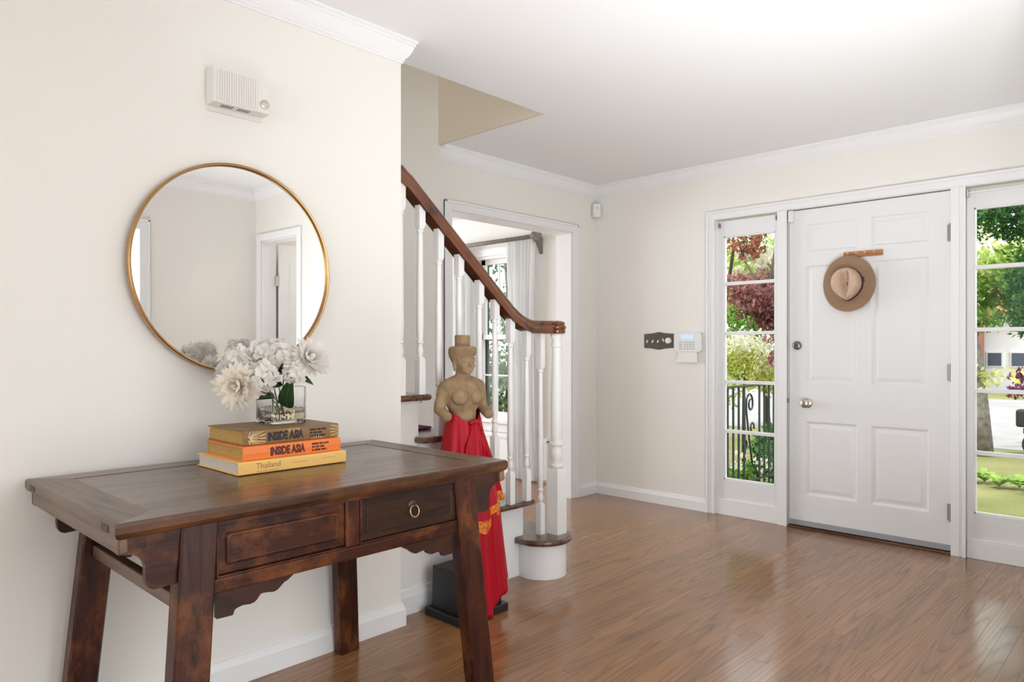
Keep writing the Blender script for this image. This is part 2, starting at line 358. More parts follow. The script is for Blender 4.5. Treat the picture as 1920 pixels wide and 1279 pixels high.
struct('wall_stairwell', MB().box(XF, -2.55, 2.915, 2.93, 2.36+.075, 5.2).box(-2.56, -2.55, -3.2, 2.915, 2.70, 5.2), plain('stairwell_paint', (.66, .58, .47), .6, spec=.3))
struct('ceiling', MB().box(-2.55, XR+.14, -3.2, YD+.16, ZC, 2.72).box(XF, -2.55, 2.93, YD+.16, ZC, 2.72), M['ceil'])
struct('ceiling_upstairs', MB().box(XF-.15, -2.3, -3.2, 3.1, 5.2, 5.3), M['ceil'])
# dining room beyond
struct('wall_dining', MB().box(-7.4, -4.86, 4.60, 4.76, 0, 2.7).box(-4.20, XF-.15, 4.60, 4.76, 0, 2.7).box(-4.86, -4.20, 4.60, 4.76, 0, .50).box(-4.86, -4.20, 4.60, 4.76, 2.0, 2.7)
       .box(-7.4, -7.25, -.5, 4.6, 0, .5).box(-7.4, -7.25, -.5, 4.6, 2.3, 2.7).box(-7.4, -7.25, -.5, 1.0, .5, 2.3).box(-7.4, -7.25, 3.8, 4.6, .5, 2.3).box(-7.4, XF-.15, -.65, -.5, 0, 2.7), M['dwall'])
struct('ceiling_dining', MB().box(-7.4, XF-.15, -.65, 4.76, 2.385, 2.6), M['ceil'])

# crown mouldings (profile: out from wall, down from ceiling)
crown = [(0,0),(.052,0),(.052,-.010),(.045,-.014),(.045,-.022),(.040,-.026),(.034,-.045),(.022,-.066),(.012,-.076),(.012,-.082),(.007,-.086),(.007,-.094),(0,-.094)]
def crownrun(name, pts, flip=1):
    struct(name, MB().sweep([(p[0]*flip, p[1]) for p in crown], pts), M['trim'], smooth=30)
crownrun('trim_1', [(XL, -3.0, ZC), (XL, 1.82, ZC), (-2.55, 1.82, ZC)], 1)
crownrun('trim_2', [(XF, 2.93, ZC), (XF, YD, ZC), (XB, YD, ZC), (XB, YB, ZC), (XR, YB, ZC), (XR, -3.0, ZC)], 1)
bbp = [(0,0),(.016,0),(.016,.068),(.013,.074),(.009,.086),(.007,.094),(0,.096)]
def baserun(name, pts, flip=1, h=1):
    struct(name, MB().sweep([(p[0]*flip, p[1]*h) for p in bbp], pts), M['trim'])
baserun('baseboard_left', [(XL, -3.0, 0), (XL, 1.82, 0), (-2.46, 1.82, 0)], 1, 1.0)
baserun('baseboard_stair_wall', [(XF, 4.325, 0), (XF, YD, 0), (-2.449, YD, 0)], 1, .93)
baserun('baseboard_closet', [(XB, YD, 0), (XB, YB, 0), (.045, YB, 0)], 1)
baserun('baseboard_dining', [(-7.2, 4.60, 0), (XF-.15, 4.60, 0)], 1)

# casing of the dining opening
cs = [(0,0),(.062,0),(.064,.012),(.058,.018),(.046,.014),(.010,.012),(.004,.016),(0,.014)]
def casing(name, x, y0, y1, z1, wd_, out):  # in plane x = const, projecting by out
    mb = MB().box(min(x, x+out), max(x, x+out), y0-wd_, y0, 0, z1+wd_).box(min(x, x+out), max(x, x+out), y1, y1+wd_, 0, z1+wd_).box(min(x, x+out), max(x, x+out), y0, y1, z1, z1+wd_)
    o2 = out*1.5
    mb.box(min(x, x+o2), max(x, x+o2), y0-wd_, y0-wd_+.016, 0, z1+wd_).box(min(x, x+o2), max(x, x+o2), y1+wd_-.016, y1+wd_, 0, z1+wd_).box(min(x, x+o2), max(x, x+o2), y0-wd_, y1+wd_, z1+wd_-.016, z1+wd_)
    return struct(name, mb, M['trim'], bevel=.003)
casing('trim_3', XF, 3.02, 4.255, 2.037, .062, .014)
struct('trim_4', MB().box(XF-.15, XF, 3.02, 3.032, 0, 2.037).box(XF-.15, XF, 4.243, 4.255, 0, 2.037).box(XF-.15, XF, 3.032, 4.243, 2.031, 2.037), M['trim'])
casing('trim_5', XR, .15, 1.99, 2.01, .07, -.016)

# ------------------------------------------------------------------ front door unit
dx0, dx1 = -1.8725, -.9635
du = MB()
def casx(x0, x1, y=.022): du.box(x0, x1, YD-y, YD+.03, 0, 2.045)
# head casing and side casings
hc = MB().box(-2.447, -.385, YD-.016, YD+.02, 2.05, 2.102).box(-2.447, -.385, YD-.026, YD+.01, 2.088, 2.104).box(-2.447, -.385, YD-.010, YD+.03, 2.0455, 2.052)
hc.box(-2.447, -2.388, YD-.016, YD+.02, 0, 2.05).box(-2.447, -2.432, YD-.026, YD+.01, 0, 2.09).box(-2.424, -2.416, YD-.021, YD, 0, 2.05).box(-2.398, -2.384, YD-.022, YD+.03, 0, 2.042)
hc.box(-.447, -.385, YD-.016, YD+.02, 0, 2.05).box(-.45, -.436, YD-.022, YD+.03, 0, 2.042)
struct('trim_6', hc, M['trim'], bevel=.002)
mul_ = MB().box(-1.944, -1.877, YD-.012, YD+.10, 0, 2.045).box(-1.892, -1.877, YD-.020, YD, 0, 2.05)
mul_.box(-.957, -.884, YD-.012, YD+.10, 0, 2.045).box(-.957, -.915, YD-.018, YD, 0, 2.05).box(-.898, -.884, YD-.022, YD, 0, 2.05)
struct('trim_7', mul_, M['trim'], bevel=.002)
def sidelight(n, x0, x1, g0, g1):
    yf = YD+.012; fr = MB()
    fr.box(x0, g0, yf, yf+.045, .0, 2.03).box(g1, x1, yf, yf+.045, 0, 2.03).box(g0, g1, yf, yf+.045, 1.925, 2.03).box(g0, g1, yf, yf+.045, 0, .245)
    win = struct('window_%d' % n, fr, M['door'], bevel=.002)
    rows = [.245, .578, .920, 1.256, 1.598, 1.925]
    bead = MB()
    for a, b in ((g0, g0+.007), (g1-.007, g1)): bead.box(a, b, yf+.006, yf+.034, .245, 1.925)
    bead.box(g0, g1, yf+.006, yf+.034, .245, .253).box(g0, g1, yf+.006, yf+.034, 1.917, 1.925)
    obj('glazing_bead', bead, M['trim'], win)
    for z in rows[1:-1]: obj('muntin', MB().box(g0, g1, yf+.004, yf+.036, z-.011, z+.011), M['trim'], win, bevel=.003)
    for a, b in zip(rows[:-1], rows[1:]): obj('pane', MB().box(g0+.002, g1-.002, yf+.02, yf+.024, a+.008, b-.008), M['pane'], win)
    obj('kick_panel_board', MB().box(x0, x1, YD-.004, yf, 0, .10).box(x0, x1, YD-.002, yf, .10, .108), M['trim'], win, bevel=.003)
    return win
w1 = sidelight(1, -2.386, -1.944, -2.331, -1.968)
w2 = sidelight(2, -.884, -.450, -.851, -.482)
# door leaf
yd = YD+.016
cols = [(-1.774, -1.455), (-1.383, -1.068)]; rowz = [(.212, .690), (.928, 1.682), (1.762, 1.947)]
lf = MB(); zs = [.004, .212, .690, .928, 1.682, 1.762, 1.947, 2.036]
for a, b in ((dx0, -1.774), (-1.455, -1.383), (-1.068, dx1)): lf.box(a, b, yd, yd+.042, .018, 2.0385)
for a, b in cols:
    for z0, z1 in ((.018, .212), (.690, .928), (1.682, 1.762), (1.947, 2.0385)): lf.box(a, b, yd, yd+.042, z0, z1)
D = struct('door_1', lf, M['door'])
for a, b in cols:
    for z0, z1 in rowz:
        p = MB()
        def rect(i, y): return [(a+i, y, z0+i), (b-i, y, z0+i), (b-i, y, z1-i), (a+i, y, z1-i)]
        p.loft([rect(0, yd), rect(.005, yd+.001), rect(.014, yd+.011), rect(.022, yd+.012), rect(.024, yd+.0115), rect(.046, yd+.005), rect(.047, yd+.005)], cap=False).add(rect(.047, yd+.005), [(0, 1, 2, 3)])
        obj('panel', p, M['door'], D)
obj('door_sweep', MB().box(dx0+.002, dx1-.002, yd-.006, yd+.002, .016, .05), M['grey'], D, bevel=.002)
obj('weather_gap', MB().box(dx0-.003, dx1+.003, yd+.03, yd+.06, .0, 2.046), M['slot'], D)
struct('trim_8', MB().box(dx0-.02, dx1+.02, YD-.012, YD+.1, 0, .012), M['tread'], bevel=.003)
def knob(x, z, big):
    pr = [(.0, 0), (.033, 0), (.033, .004), (.028, .010), (.013, .013), (.012, .026), (.022, .034), (.0285, .044), (.028, .054), (.020, .062), (.011, .064), (.010, .062), (.004, .062), (.0, .066)] if big else \
         [(.0, 0), (.029, 0), (.029, .003), (.025, .016), (.022, .019), (.012, .020), (.011, .017), (.0, .017)]
    return MB().lathe([(r, -h) for r, h in pr], (x, yd, z), 24, 'y')
obj('door_knob', knob(-1.757, .803, True), M['nickel'], D, smooth=40)
db = obj('deadbolt', knob(-1.822, 1.170, False), M['steel'], D, smooth=40)
obj('keyhole', MB().box(-1.824, -1.820, yd-.019, yd-.015, 1.163, 1.177), M['slot'], db)
for z in (1.80, 1.017, .235):
    h = obj('hinge', MB().lathe([(.0, -.05), (.006, -.05), (.006, .05), (0, .05)], (dx1+.002, YD-.008, z), 10).box(dx1-.012, dx1+.003, YD-.004, YD+.02, z-.045, z+.045), M['steel'], D)
tag(obj('contact_sensor', MB().box(-1.872, -1.838, YD-.012, yd, 1.966, 2.04), M['plastic'], org=(-1.855, yd, 1.966), bevel=.003), 'small white door contact sensor at the top left of the front door', 'sensor')
tag(obj('shade_hook', MB().box(-2.36, -2.351, YD-.012, YD+.02, 1.985, 2.018), M['steel'], org=(-2.355, YD, 1.985), bevel=.002), 'grey metal shade bracket at the upper left of the left sidelight', 'bracket', 'shade brackets on the left sidelight')
tag(obj('shade_hook', MB().box(-1.953, -1.944, YD-.014, YD+.02, 1.99, 2.023), M['steel'], org=(-1.948, YD, 1.99), bevel=.002), 'grey metal shade bracket at the upper right of the left sidelight', 'bracket', 'shade brackets on the left sidelight')
rd = thing('shade_rod', 'thin white rod across the top of the right sidelight', 'rod', (-.66, YD-.02, 2.005))
obj('rod', MB().tube([(-.87, YD-.018, 2.006), (-.46, YD-.018, 2.006)], .0045, 8), M['trim'], rd, smooth=True)
for xx in (-.874, -.456): obj('bracket', MB().box(xx-.006, xx+.006, YD-.024, YD+.012, 1.985, 2.022), M['nickel'], rd, bevel=.003)
tag(obj('door_catch', MB().box(-1.881, -1.874, YD-.016, YD+.01, .80, .83), M['steel'], org=(-1.878, YD, .8)), 'tiny steel strike plate at the door jamb beside the knob', 'strike plate')

# hat on peg rack
pk = thing('peg_rack', 'small orange-brown wooden peg rack fixed on the front door', 'peg rack', (-1.42, yd, 1.70))
obj('backboard', MB().box(-1.535, -1.312, yd-.012, yd, 1.708, 1.742), M['peg'], pk, bevel=.002)
for xx in (-1.50, -1.452, -1.402, -1.352):
    obj('peg', MB().tube([(xx, yd-.01, 1.722), (xx-.0, yd-.03, 1.728), (xx, yd-.045, 1.734)], [.004, .004, .006], 8), M['pegtip'], pk, smooth=True)
HX, HY, HZ = -1.497, yd-.022, 1.546
hat = thing('straw_hat', 'tan woven straw hat with pinched crown hanging on the front door', 'hat', (HX, HY, HZ))
def hatp(kind):
    mb = MB(); seg = 64; rings = []
    def base(a):   # crown outline (x,z) teardrop, pinched at the bottom (front of the hat)
        k = max(0, -sin(a)); ca = .082*(1-.42*k**3); cz = .093*(1+.10*k)
        return (ca*cos(a), cz*sin(a))
    def brim(a): return (.152*cos(a), .171*sin(a))
    if kind == 'brim':
        for back in (0, 1):
            rr = []
            for t in np.linspace(0, 1, 9):
                ring = []
                for i in range(seg):
                    a = 2*pi*i/seg; b0, b1 = base(a), brim(a)
                    x = b0[0]+(b1[0]-b0[0])*t; z = b0[1]+(b1[1]-b0[1])*t
                    y = -.010 + .012*t*cos(2*a) - .008*t*t + (.0035 if back else 0)
                    ring.append((HX+x, HY+y, HZ+z))
                rr.append(ring)
            rings += rr if not back else rr[::-1]
        mb.loft(rings, cap=False)
        return mb
    if kind == 'crown':
        prof = [(1.0, .006), (1.0, .03), (.985, .062), (.95, .085), (.90, .099), (.82, .106), (.70, .107), (.56, .105), (.42, .103), (.28, .102), (.14, .101), (.02, .101)]
        for s_, h in prof:
            ring = []
            for i in range(seg):
                a = 2*pi*i/seg; b0 = base(a); x, z = b0[0]*s_, b0[1]*s_ + .004*h/.1
                wd_ = .012 + .016*max(0, min(1, (z+.09)/.17))
                g = math.exp(-(x/wd_)**2) * max(0, 1-abs(z+.0)/.098)**.35
                dent = .072*g*(1 if h > .09 else max(0, (h-.06)/.03) if s_ < .99 else 0)
                pin = .022*math.exp(-((abs(x)-.034)/.016)**2)*math.exp(-((z+.055)/.03)**2)*(1 if h > .08 else 0)
                ring.append((HX+x, HY-h+dent+pin-.004, HZ+z))
            rings.append(ring)
        return mb.loft(rings)
    for s_, h in ((1.0, .004), (1.035, .005), (1.035, .031), (1.0, .032)):
        rings.append([(HX+base(2*pi*i/seg)[0]*s_, HY-h-.004, HZ+base(2*pi*i/seg)[1]*s_) for i in range(seg)])
    return mb.loft(rings)
obj('brim', hatp('brim'), M['straw'], hat, smooth=True); obj('crown', hatp('crown'), M['felt'], hat, smooth=True)
bnd = obj('hat_band', hatp('band'), M['band'], hat, smooth=60)
obj('bow', MB().box(HX+.076, HX+.09, HY-.03, HY-.008, HZ+.005, HZ+.035), M['band'], bnd, bevel=.003)

# switch plate, keypad, corner sensor
sp = thing('switch_plate', 'dark pewter switch plate with four toggles and a white dimmer', 'switch plate', (-2.84, YD, 1.205))
z0, z1 = 1.150, 1.262
obj('plate', MB().prism([(-2.966, z0+.004), (-2.90, z0), (-2.84, z0-.010), (-2.78, z0), (-2.714, z0+.004), (-2.714, z1-.004), (-2.78, z1), (-2.84, z1+.010), (-2.90, z1), (-2.966, z1-.004)], 'y', YD-.007, YD), M['plate'], sp, bevel=.003)
for k, xx in enumerate((-2.936, -2.888, -2.842, -2.797)):
    up = -1 if k < 3 else 1
    obj('toggle', MB().hexa([(xx-.005, YD-.006, 1.198), (xx+.005, YD-.006, 1.198), (xx+.005, YD-.006, 1.214), (xx-.005, YD-.006, 1.214)],
        [(xx-.004, YD-.02, 1.204+up*.012), (xx+.004, YD-.02, 1.204+up*.012), (xx+.004, YD-.02, 1.211+up*.012), (xx-.004, YD-.02, 1.211+up*.012)]), M['white'], sp)
obj('dimmer_knob', MB().lathe([(0, 0), (.022, 0), (.021, -.02), (.018, -.023), (0, -.023)], (-2.752, YD-.006, 1.207), 24, 'y'), M['white'], sp, smooth=40)
kp = thing('alarm_keypad', 'white alarm keypad with a lit blue display and open flap', 'keypad', (-2.59, YD, 1.05))
def rrect(x0, x1, z0, z1, r, bulge=0, n=5):
    pts = []
    for cx, cz, a0 in ((x1-r, z1-r, 0), (x0+r, z1-r, pi/2), (x0+r, z0+r, pi), (x1-r, z0+r, 3*pi/2)):
        for k in range(n+1): a = a0+pi/2*k/n; pts.append((cx+r*cos(a), cz+r*sin(a)))
    return [(x + (bulge*(1-((z-(z0+z1)/2)/((z1-z0)/2))**2) if x > (x0+x1)/2 else -bulge*(1-((z-(z0+z1)/2)/((z1-z0)/2))**2)), z) for x, z in pts]
obj('body', MB().prism(rrect(-2.696, -2.482, 1.124, 1.266, .022, .010), 'y', YD-.026, YD), M['plastic'], kp, bevel=.005, seg=3)
obj('display', MB().box(-2.640, -2.545, YD-.0275, YD-.02, 1.216, 1.249), M['screen'], kp, bevel=.001)
for r_ in range(4):
    for c_, (xx, wk) in enumerate(((-2.645, .022), (-2.610, .014), (-2.588, .014), (-2.566, .014), (-2.542, .014))):
        obj('key', MB().box(xx-wk/2, xx+wk/2, YD-.0285, YD-.02, 1.143+r_*.0155, 1.1525+r_*.0155), M['key'], kp)
obj('flap', MB().hexa([(-2.662, YD-.020, 1.126), (-2.520, YD-.020, 1.126), (-2.520, YD-.014, 1.126), (-2.662, YD-.014, 1.126)],
                      [(-2.684, YD-.034, 1.050), (-2.507, YD-.034, 1.050), (-2.507, YD-.027, 1.048), (-2.684, YD-.027, 1.048)]), M['plastic'], kp, bevel=.002)
sn = thing('motion_sensor', 'small white motion sensor in the corner above the dining opening', 'sensor', (-3.40, 4.54, 2.19))
smb = MB(); 
for zz, k in ((2.185, .8), (2.19, 1), (2.285, 1), (2.292, .85)): pass
smb.prism([(-3.415, 4.498), (-3.385, 4.486), (-3.350, 4.522), (-3.362, 4.552), (-3.40, 4.555)], 'z', 2.185, 2.292)
obj('body', smb, M['plastic'], sn, bevel=.006, seg=3)
obj('lens', MB().sphere((-3.366, 4.503, 2.255), .004, 8, 6), M['slot'], sn)

# ------------------------------------------------------------------ closet door seen in the mirror
cc = MB().box(.045, .10, YB-.015, YB, 0, 2.07).box(.62, .675, YB-.015, YB, 0, 2.07).box(.10, .62, YB-.015, YB, 2.015, 2.07).box(.10, .112, YB, YB+.12, 0, 2.015).box(.608, .62, YB, YB+.12, 0, 2.015).box(.10, .62, YB, YB+.12, 2.003, 2.015)
struct('trim_9', cc, M['trim'], bevel=.002)
d2 = struct('door_2', MB().box(.570, .605, YB+.135, YB+.64, .01, 2.0), M['door'], bevel=.003)
for a, b in ((.25, .95), (1.1, 1.85)): obj('panel', MB().box(.566, .5705, YB+.22, YB+.55, a, b), M['door'], d2, bevel=.003)
obj('hinge', MB().box(.585, .609, YB+.105, YB+.137, 1.66, 1.74), M['nickel'], d2)

# ------------------------------------------------------------------ dining room window, curtains, rod
wy = 4.60
wl, wr = -4.86, -4.20
wc = MB().box(wl-.07, wl, wy-.016, wy, .46, 2.07).box(wr, wr+.07, wy-.016, wy, .46, 2.07).box(wl, wr, wy-.016, wy, 2.0, 2.07).box(wl-.09, wr+.09, wy-.05, wy, .47, .50).box(wl-.06, wr+.06, wy-.016, wy, .39, .47)
wc.box(wl, wl+.025, wy, wy+.1, .5, 2.0).box(wr-.025, wr, wy, wy+.1, .5, 2.0).box(wl+.025, wr-.025, wy, wy+.1, 1.975, 2.0).box(wl+.025, wr-.025, wy, wy+.1, .5, .525)
win3 = struct('window_3', wc, M['trim'], bevel=.002)
for (za, zb, yy) in ((1.235, 1.975, wy+.055), (.525, 1.275, wy+.025)):
    fr = MB(); xa, xb = wl+.025, wr-.025
    fr.box(xa, xa+.05, yy, yy+.03, za, zb).box(xb-.05, xb, yy, yy+.03, za, zb).box(xa, xb, yy, yy+.03, za, za+.04).box(xa, xb, yy, yy+.03, zb-.045, zb)
    for q in (1, 2): xm = xa+.05+(xb-xa-.1)*q/3; fr.box(xm-.007, xm+.007, yy+.004, yy+.026, za, zb)
    zm = (za+zb)/2; fr.box(xa, xb, yy+.004, yy+.026, zm-.007, zm+.007)
    obj('sash', fr, M['trim'], win3); obj('pane', MB().box(xa+.04, xb-.04, yy+.013, yy+.017, za+.03, zb-.03), M['pane'], win3)
obj('storm_frame', MB().box(wl+.025, wl+.055, wy+.10, wy+.13, .52, 1.98).box(wr-.055, wr-.025, wy+.10, wy+.13, .52, 1.98).box(wl+.025, wr-.025, wy+.10, wy+.13, 1.22, 1.26), M['slot'], win3)
struct('trim_10', MB().box(-5.3, -3.95, wy-.03, wy, .02, .36).box(-5.3, -3.95, wy-.04, wy, .34, .38), M['trim'], bevel=.004)
def curtain(x0, x1, label):
    mb = MB(); n = 56; rows = []
    for z in np.linspace(.015, 2.085, 14):
        k = 1 - .12*sin(pi*(z-.015)/2.07)
        rows.append([(x0+(x1-x0)*((i/n-.5)*k+.5) + .004*sin(i*2.3+z), wy-.085+.022*sin(i*.95+.35*sin(z*2)) + .006*sin(i*.37+2*z), z) for i in range(n+1)])
    mb.loft(rows, closed=False, cap=False)
    return tag(obj('curtain', mb, M['curtain'], org=((x0+x1)/2, wy-.085, 0), smooth=True, fix=False), label, 'curtain', 'sheer dining room curtains')
curtain(-4.37, -4.035, 'sheer white curtain hanging right of the dining room window')
curtain(-5.15, -4.84, 'sheer white curtain hanging left of the dining room window')
rod = thing('curtain_rod', 'weathered grey curtain rod with carved finial above dining window', 'curtain rod', (-4.67, wy-.085, 2.1))
obj('pole', MB().tube([(-5.35, wy-.085, 2.108), (-4.07, wy-.085, 2.108)], .019, 14), M['rod'], rod, smooth=True)
for s_, xx in ((1, -4.075), (-1, -5.35)):
    fmb = MB().lathe([(0, 0), (.024, 0), (.024, .008), (.015, .014), (.030, .024), (.046, .045), (.048, .06), (.036, .078), (.018, .086), (0, .088)], (0, 0, 0), 16, 'x')
    fmb.v = [(xx+p[0]*s_*1.1, wy-.085+p[1]*1.05, 2.108+p[2]*1.05) for p in fmb.v]
    for k in range(7):
        a = 2*pi*k/7; fmb.sphere((xx+s_*.048, wy-.085+.038*cos(a), 2.108+.038*sin(a)), .016, 8, 6)
    obj('finial', fmb, M['rod'], rod, smooth=True)
    xb = xx+s_*.04
    obj('bracket', MB().prism([(wy-.105, 2.09), (wy-.06, 2.065), (wy-.03, 2.02), (wy-.012, 1.97), (wy, 1.96), (wy, 2.10), (wy-.03, 2.10)], 'x', xb-.018, xb+.018), M['rod'], rod, bevel=.004)

# ================================================================== STAIRS
ST = [(.200, 2.90), (.388, 2.692), (.577, 2.465), (.766, 2.238), (.955, 2.011)]
for k in range(5): ST.append((.955+.189*(k+1), 2.011-.227*(k+1)))
XS = -2.46; XT = -2.395
stair = thing('staircase', 'white staircase with dark oak treads rising behind the wall', 'staircase', (-2.9, 2.7, 0))
bcx, bcy = -2.410, 2.748
# bullnose starting step
dr = [(bcx+.127*cos(a), bcy+.127*sin(a)) for a in np.linspace(-pi/2-.40, pi/2, 25)]
obj('starting_step', MB().prism(dr+[(XF+.004, bcy+.127), (XF+.004, bcy-.1), (XS+.001, bcy-.1)], 'z', 0, .172), M['trim'], stair)
tr = .157
td = [(bcx+tr*cos(a), bcy+tr*sin(a)) for a in np.linspace(-pi/2-.30, pi/2, 28)]
tmb = MB(); outl = td+[(XF+.004, bcy+tr), (XF+.004, 2.66), (XS, 2.66)]
def inset(poly, d):
    cx = sum(p[0] for p in poly)/len(poly)
    out = []
    for p in poly:
        v = Vector((p[0]-bcx, p[1]-bcy)); r = v.length
        if p[0] > XS+.005 and r > .1: v = v*((r-d)/r); out.append((bcx+v.x, bcy+v.y))
        else: out.append((p[0], p[1]-d if p[1] > bcy else p[1]))
    return out
tmb.loft([[(*p, z) for p in inset(outl, d)] for z, d in ((.171, .012), (.173, .004), (.179, .0), (.190, 0), (.196, .003), (.199, .008), (.2, .014))])
obj('tread', tmb, M['tread'], stair, smooth=35)
# risers/side faces, treads
for k in range(1, len(ST)):
    zt, yn = ST[k]; zp = ST[k-1][0]
    XS, XT = (-2.46, -2.395) if k < 5 else (-2.62, -2.56)
    yb = yn-.03; ynext = ST[k+1][1]-.03 if k+1 < len(ST) else yn-.25
    obj('riser', MB().box(XF+.004, XS-.001, yb-.018, yb, zp, zt-.028), M['trim'], stair)
    # tread with rounded nosing (front) and return (side)
    x0, x1, y0, y1 = XF+.004, XT, ynext-.001, yn
    def outline(d):
        r = .016; p = [(x0, y0)]
        # return runs back past the next riser by 25 mm, with a rounded end
        p += [(XS-.02, y0), (XS-.02, y0-.0), (XS+.003, y0-.022+d), (x1-d-.012, y0-.022+d), (x1-d, y0-.012+d), (x1-d, y1-.014-d*.6), (x1-.005-d, y1-.004-d), (x1-.014-d, y1-d), (x0, y1-d)]
        return p
    t = MB().loft([[(*p, zt+z) for p in outline(d)] for z, d in ((-.028, .010), (-.026, .004), (-.020, .0), (-.010, 0), (-.004, .002), (-.001, .006), (0, .011))])
    obj('tread', t, M['tread'], stair, smooth=40)
    if k < 6: obj('scotia', MB().box(XF+.004, XS+.012, yb, yb+.012, zt-.042, zt-.028).box(XS, XS+.012, ynext, yb+.012, zt-.042, zt-.028), M['trim'], stair, bevel=.004)
XS, XT = -2.46, -2.395
# side wall below the treads (stepped)
def side(name, ya, yb_, m):   # stepped polygon between ya and yb_ (y decreasing upwards)
    pts = [(ya, 0), (yb_, 0)]; top = []
    edges = [(ST[k][1]-.03, ST[k][0]-.028) for k in range(1, len(ST))]
    y = yb_; prev = None
    cur = [e for e in edges if e[0] >= yb_-1e-6]
    z = max([e[1] for e in edges if e[0] >= yb_-1e-6], default=0)
    top.append((yb_, z))
    for e in edges:
        if ya < e[0] < yb_:
            top.append((e[0], top[-1][1])); top.append((e[0], e[1]))
    top.append((ya, top[-1][1]))
    return obj(name, MB().prism(pts+top, 'x', XS-.03, XS), m, stair)
side('stair_skirt', 2.06, 2.662, M['trim'])
side('stair_side_wall', 1.825, 2.06, M['wall'])
struct('baseboard_stair', MB().sweep([(p[0], p[1]*1.12) for p in bbp], [(XS, 1.83, 0), (XS, 2.058, 0)]), M['trim'])
# stair mats
for k in range(0, 7):
    zt, yn = ST[k]; yb = ST[k+1][1]-.03
    mm = MB(); xa, xb_ = -3.28, -2.63
    y1 = yn-.035 if k else yn-.05
    mm.loft([[(xa, yb, zt+.001), (xb_, yb, zt+.001), (xb_, y1, zt+.001), (xa, y1, zt+.001)], [(xa-.0, yb, zt+.018), (xb_+.0, yb, zt+.018), (xb_, y1, zt+.014), (xa, y1, zt+.014)]])
    lab = ['first (lowest)', 'second', 'third', 'fourth', 'fifth', 'sixth', 'seventh'][k]
    tag(obj('stair_mat', mm, M['carpet'], org=((xa+xb_)/2, (yb+y1)/2, zt+.001), bevel=.006), 'plum purple carpet mat lying on the %s stair tread' % lab, 'stair mat', 'stair mats')

# balusters
def turned(x, y, z0, blk, L, ztop, half=.0165):
    mb = MB()
    def sq(h, z): return [(x-h, y-h, z), (x+h, y-h, z), (x+h, y+h, z), (x-h, y+h, z)]
    mb.loft([sq(half, z0), sq(half, z0+blk-.012), sq(half*.62, z0+blk)])
    prof = [(.0105, blk-.002), (.0105, blk+.006), (.0135, blk+.012), (.0155, blk+.022), (.0140, blk+.034), (.0105, blk+.048), (.0095, blk+.056), (.0145, blk+.060), (.0150, blk+.065), (.0145, blk+.070), (.0112, blk+.074), (.0118, blk+.079),
            (.0142, blk+.09), (.0155, blk+.16), (.0145, blk+.27), (.0118, L-.03), (.0110, L-.016), (.0150, L-.012), (.0155, L-.007), (.0150, L-.002), (.0112, L+.001), (.0130, L+.006)]
    mb.lathe([(r, h+z0) for r, h in prof], (x, y, 0), 14)
    mb.loft([sq(half*.66, z0+L+.003), sq(half, z0+L+.016), sq(half, ztop)])
    return mb
M['balu'] = plain('off_white_baluster_paint', (.83, .81, .785), .35, bump=.03, bscale=50)
zb = lambda y: 1.773+(1.949-y)*.845
XBAL = -2.408
bal = [(1.842, 4, .78), (1.949, 4, .715), (2.055, 3, .775), (2.176, 3, .713), (2.304, 2, .78), (2.406, 2, .713), (2.514, 1, .787), (2.632, 1, .72), (2.738, 0, .845)]
names = ['baluster half hidden by the mirror wall, on the fifth tread', 'baluster at the nosing of the fifth tread, next to the mirror wall', 'rear baluster on the fourth tread, left of the statue head', 'front baluster on the fourth tread, rising above the statue hat',
         'rear baluster on the third tread, right behind the statue shoulder', 'front baluster on the third tread, at the statue forearm', 'rear baluster on the second tread', 'front baluster on the second tread', 'shortest baluster on the rounded starting step beside the newel post']
for (y, k, L), nm in zip(bal, names):
    zt = ST[k][0]; top = max(zb(y), 1.236)+.012
    if y < 1.9: top = zb(y)+.01
    tag(obj('baluster', turned(XBAL, y, zt, .162, L, top), M['balu'], org=(XBAL, y, zt), smooth=35), 'white turned '+nm, 'baluster', 'white turned balusters')
# newel post
nx, ny = -2.362, 2.812
nw = MB(); 
def sq(h, z): return [(nx-h, ny-h, z), (nx+h, ny-h, z), (nx+h, ny+h, z), (nx-h, ny+h, z)]
nw.loft([sq(.037, .2), sq(.037, .515), sq(.030, .535)])
z_ = .535
nw.lathe([(r, h) for r, h in [(.024, .532), (.031, .540), (.035, .548), (.033, .556), (.026, .560), (.025, .568), (.030, .585), (.0335, .605), (.032, .625), (.026, .640), (.025, .648), (.034, .653), (.0365, .660), (.034, .667), (.027, .671), (.026, .68), (.031, .70), (.0325, .74), (.031, .84), (.0265, 1.05), (.0235, 1.148), (.0225, 1.158), (.028, 1.161), (.029, 1.168), (.026, 1.176), (.0245, 1.19), (.0265, 1.205), (.0335, 1.214), (.034, 1.220), (.031, 1.224), (.030, 1.24)]], (nx, ny, 0), 28)
tag(obj('newel_post', nw, M['balu'], org=(nx, ny, .2), smooth=35), 'thick white turned newel post standing on the rounded starting step', 'newel post')
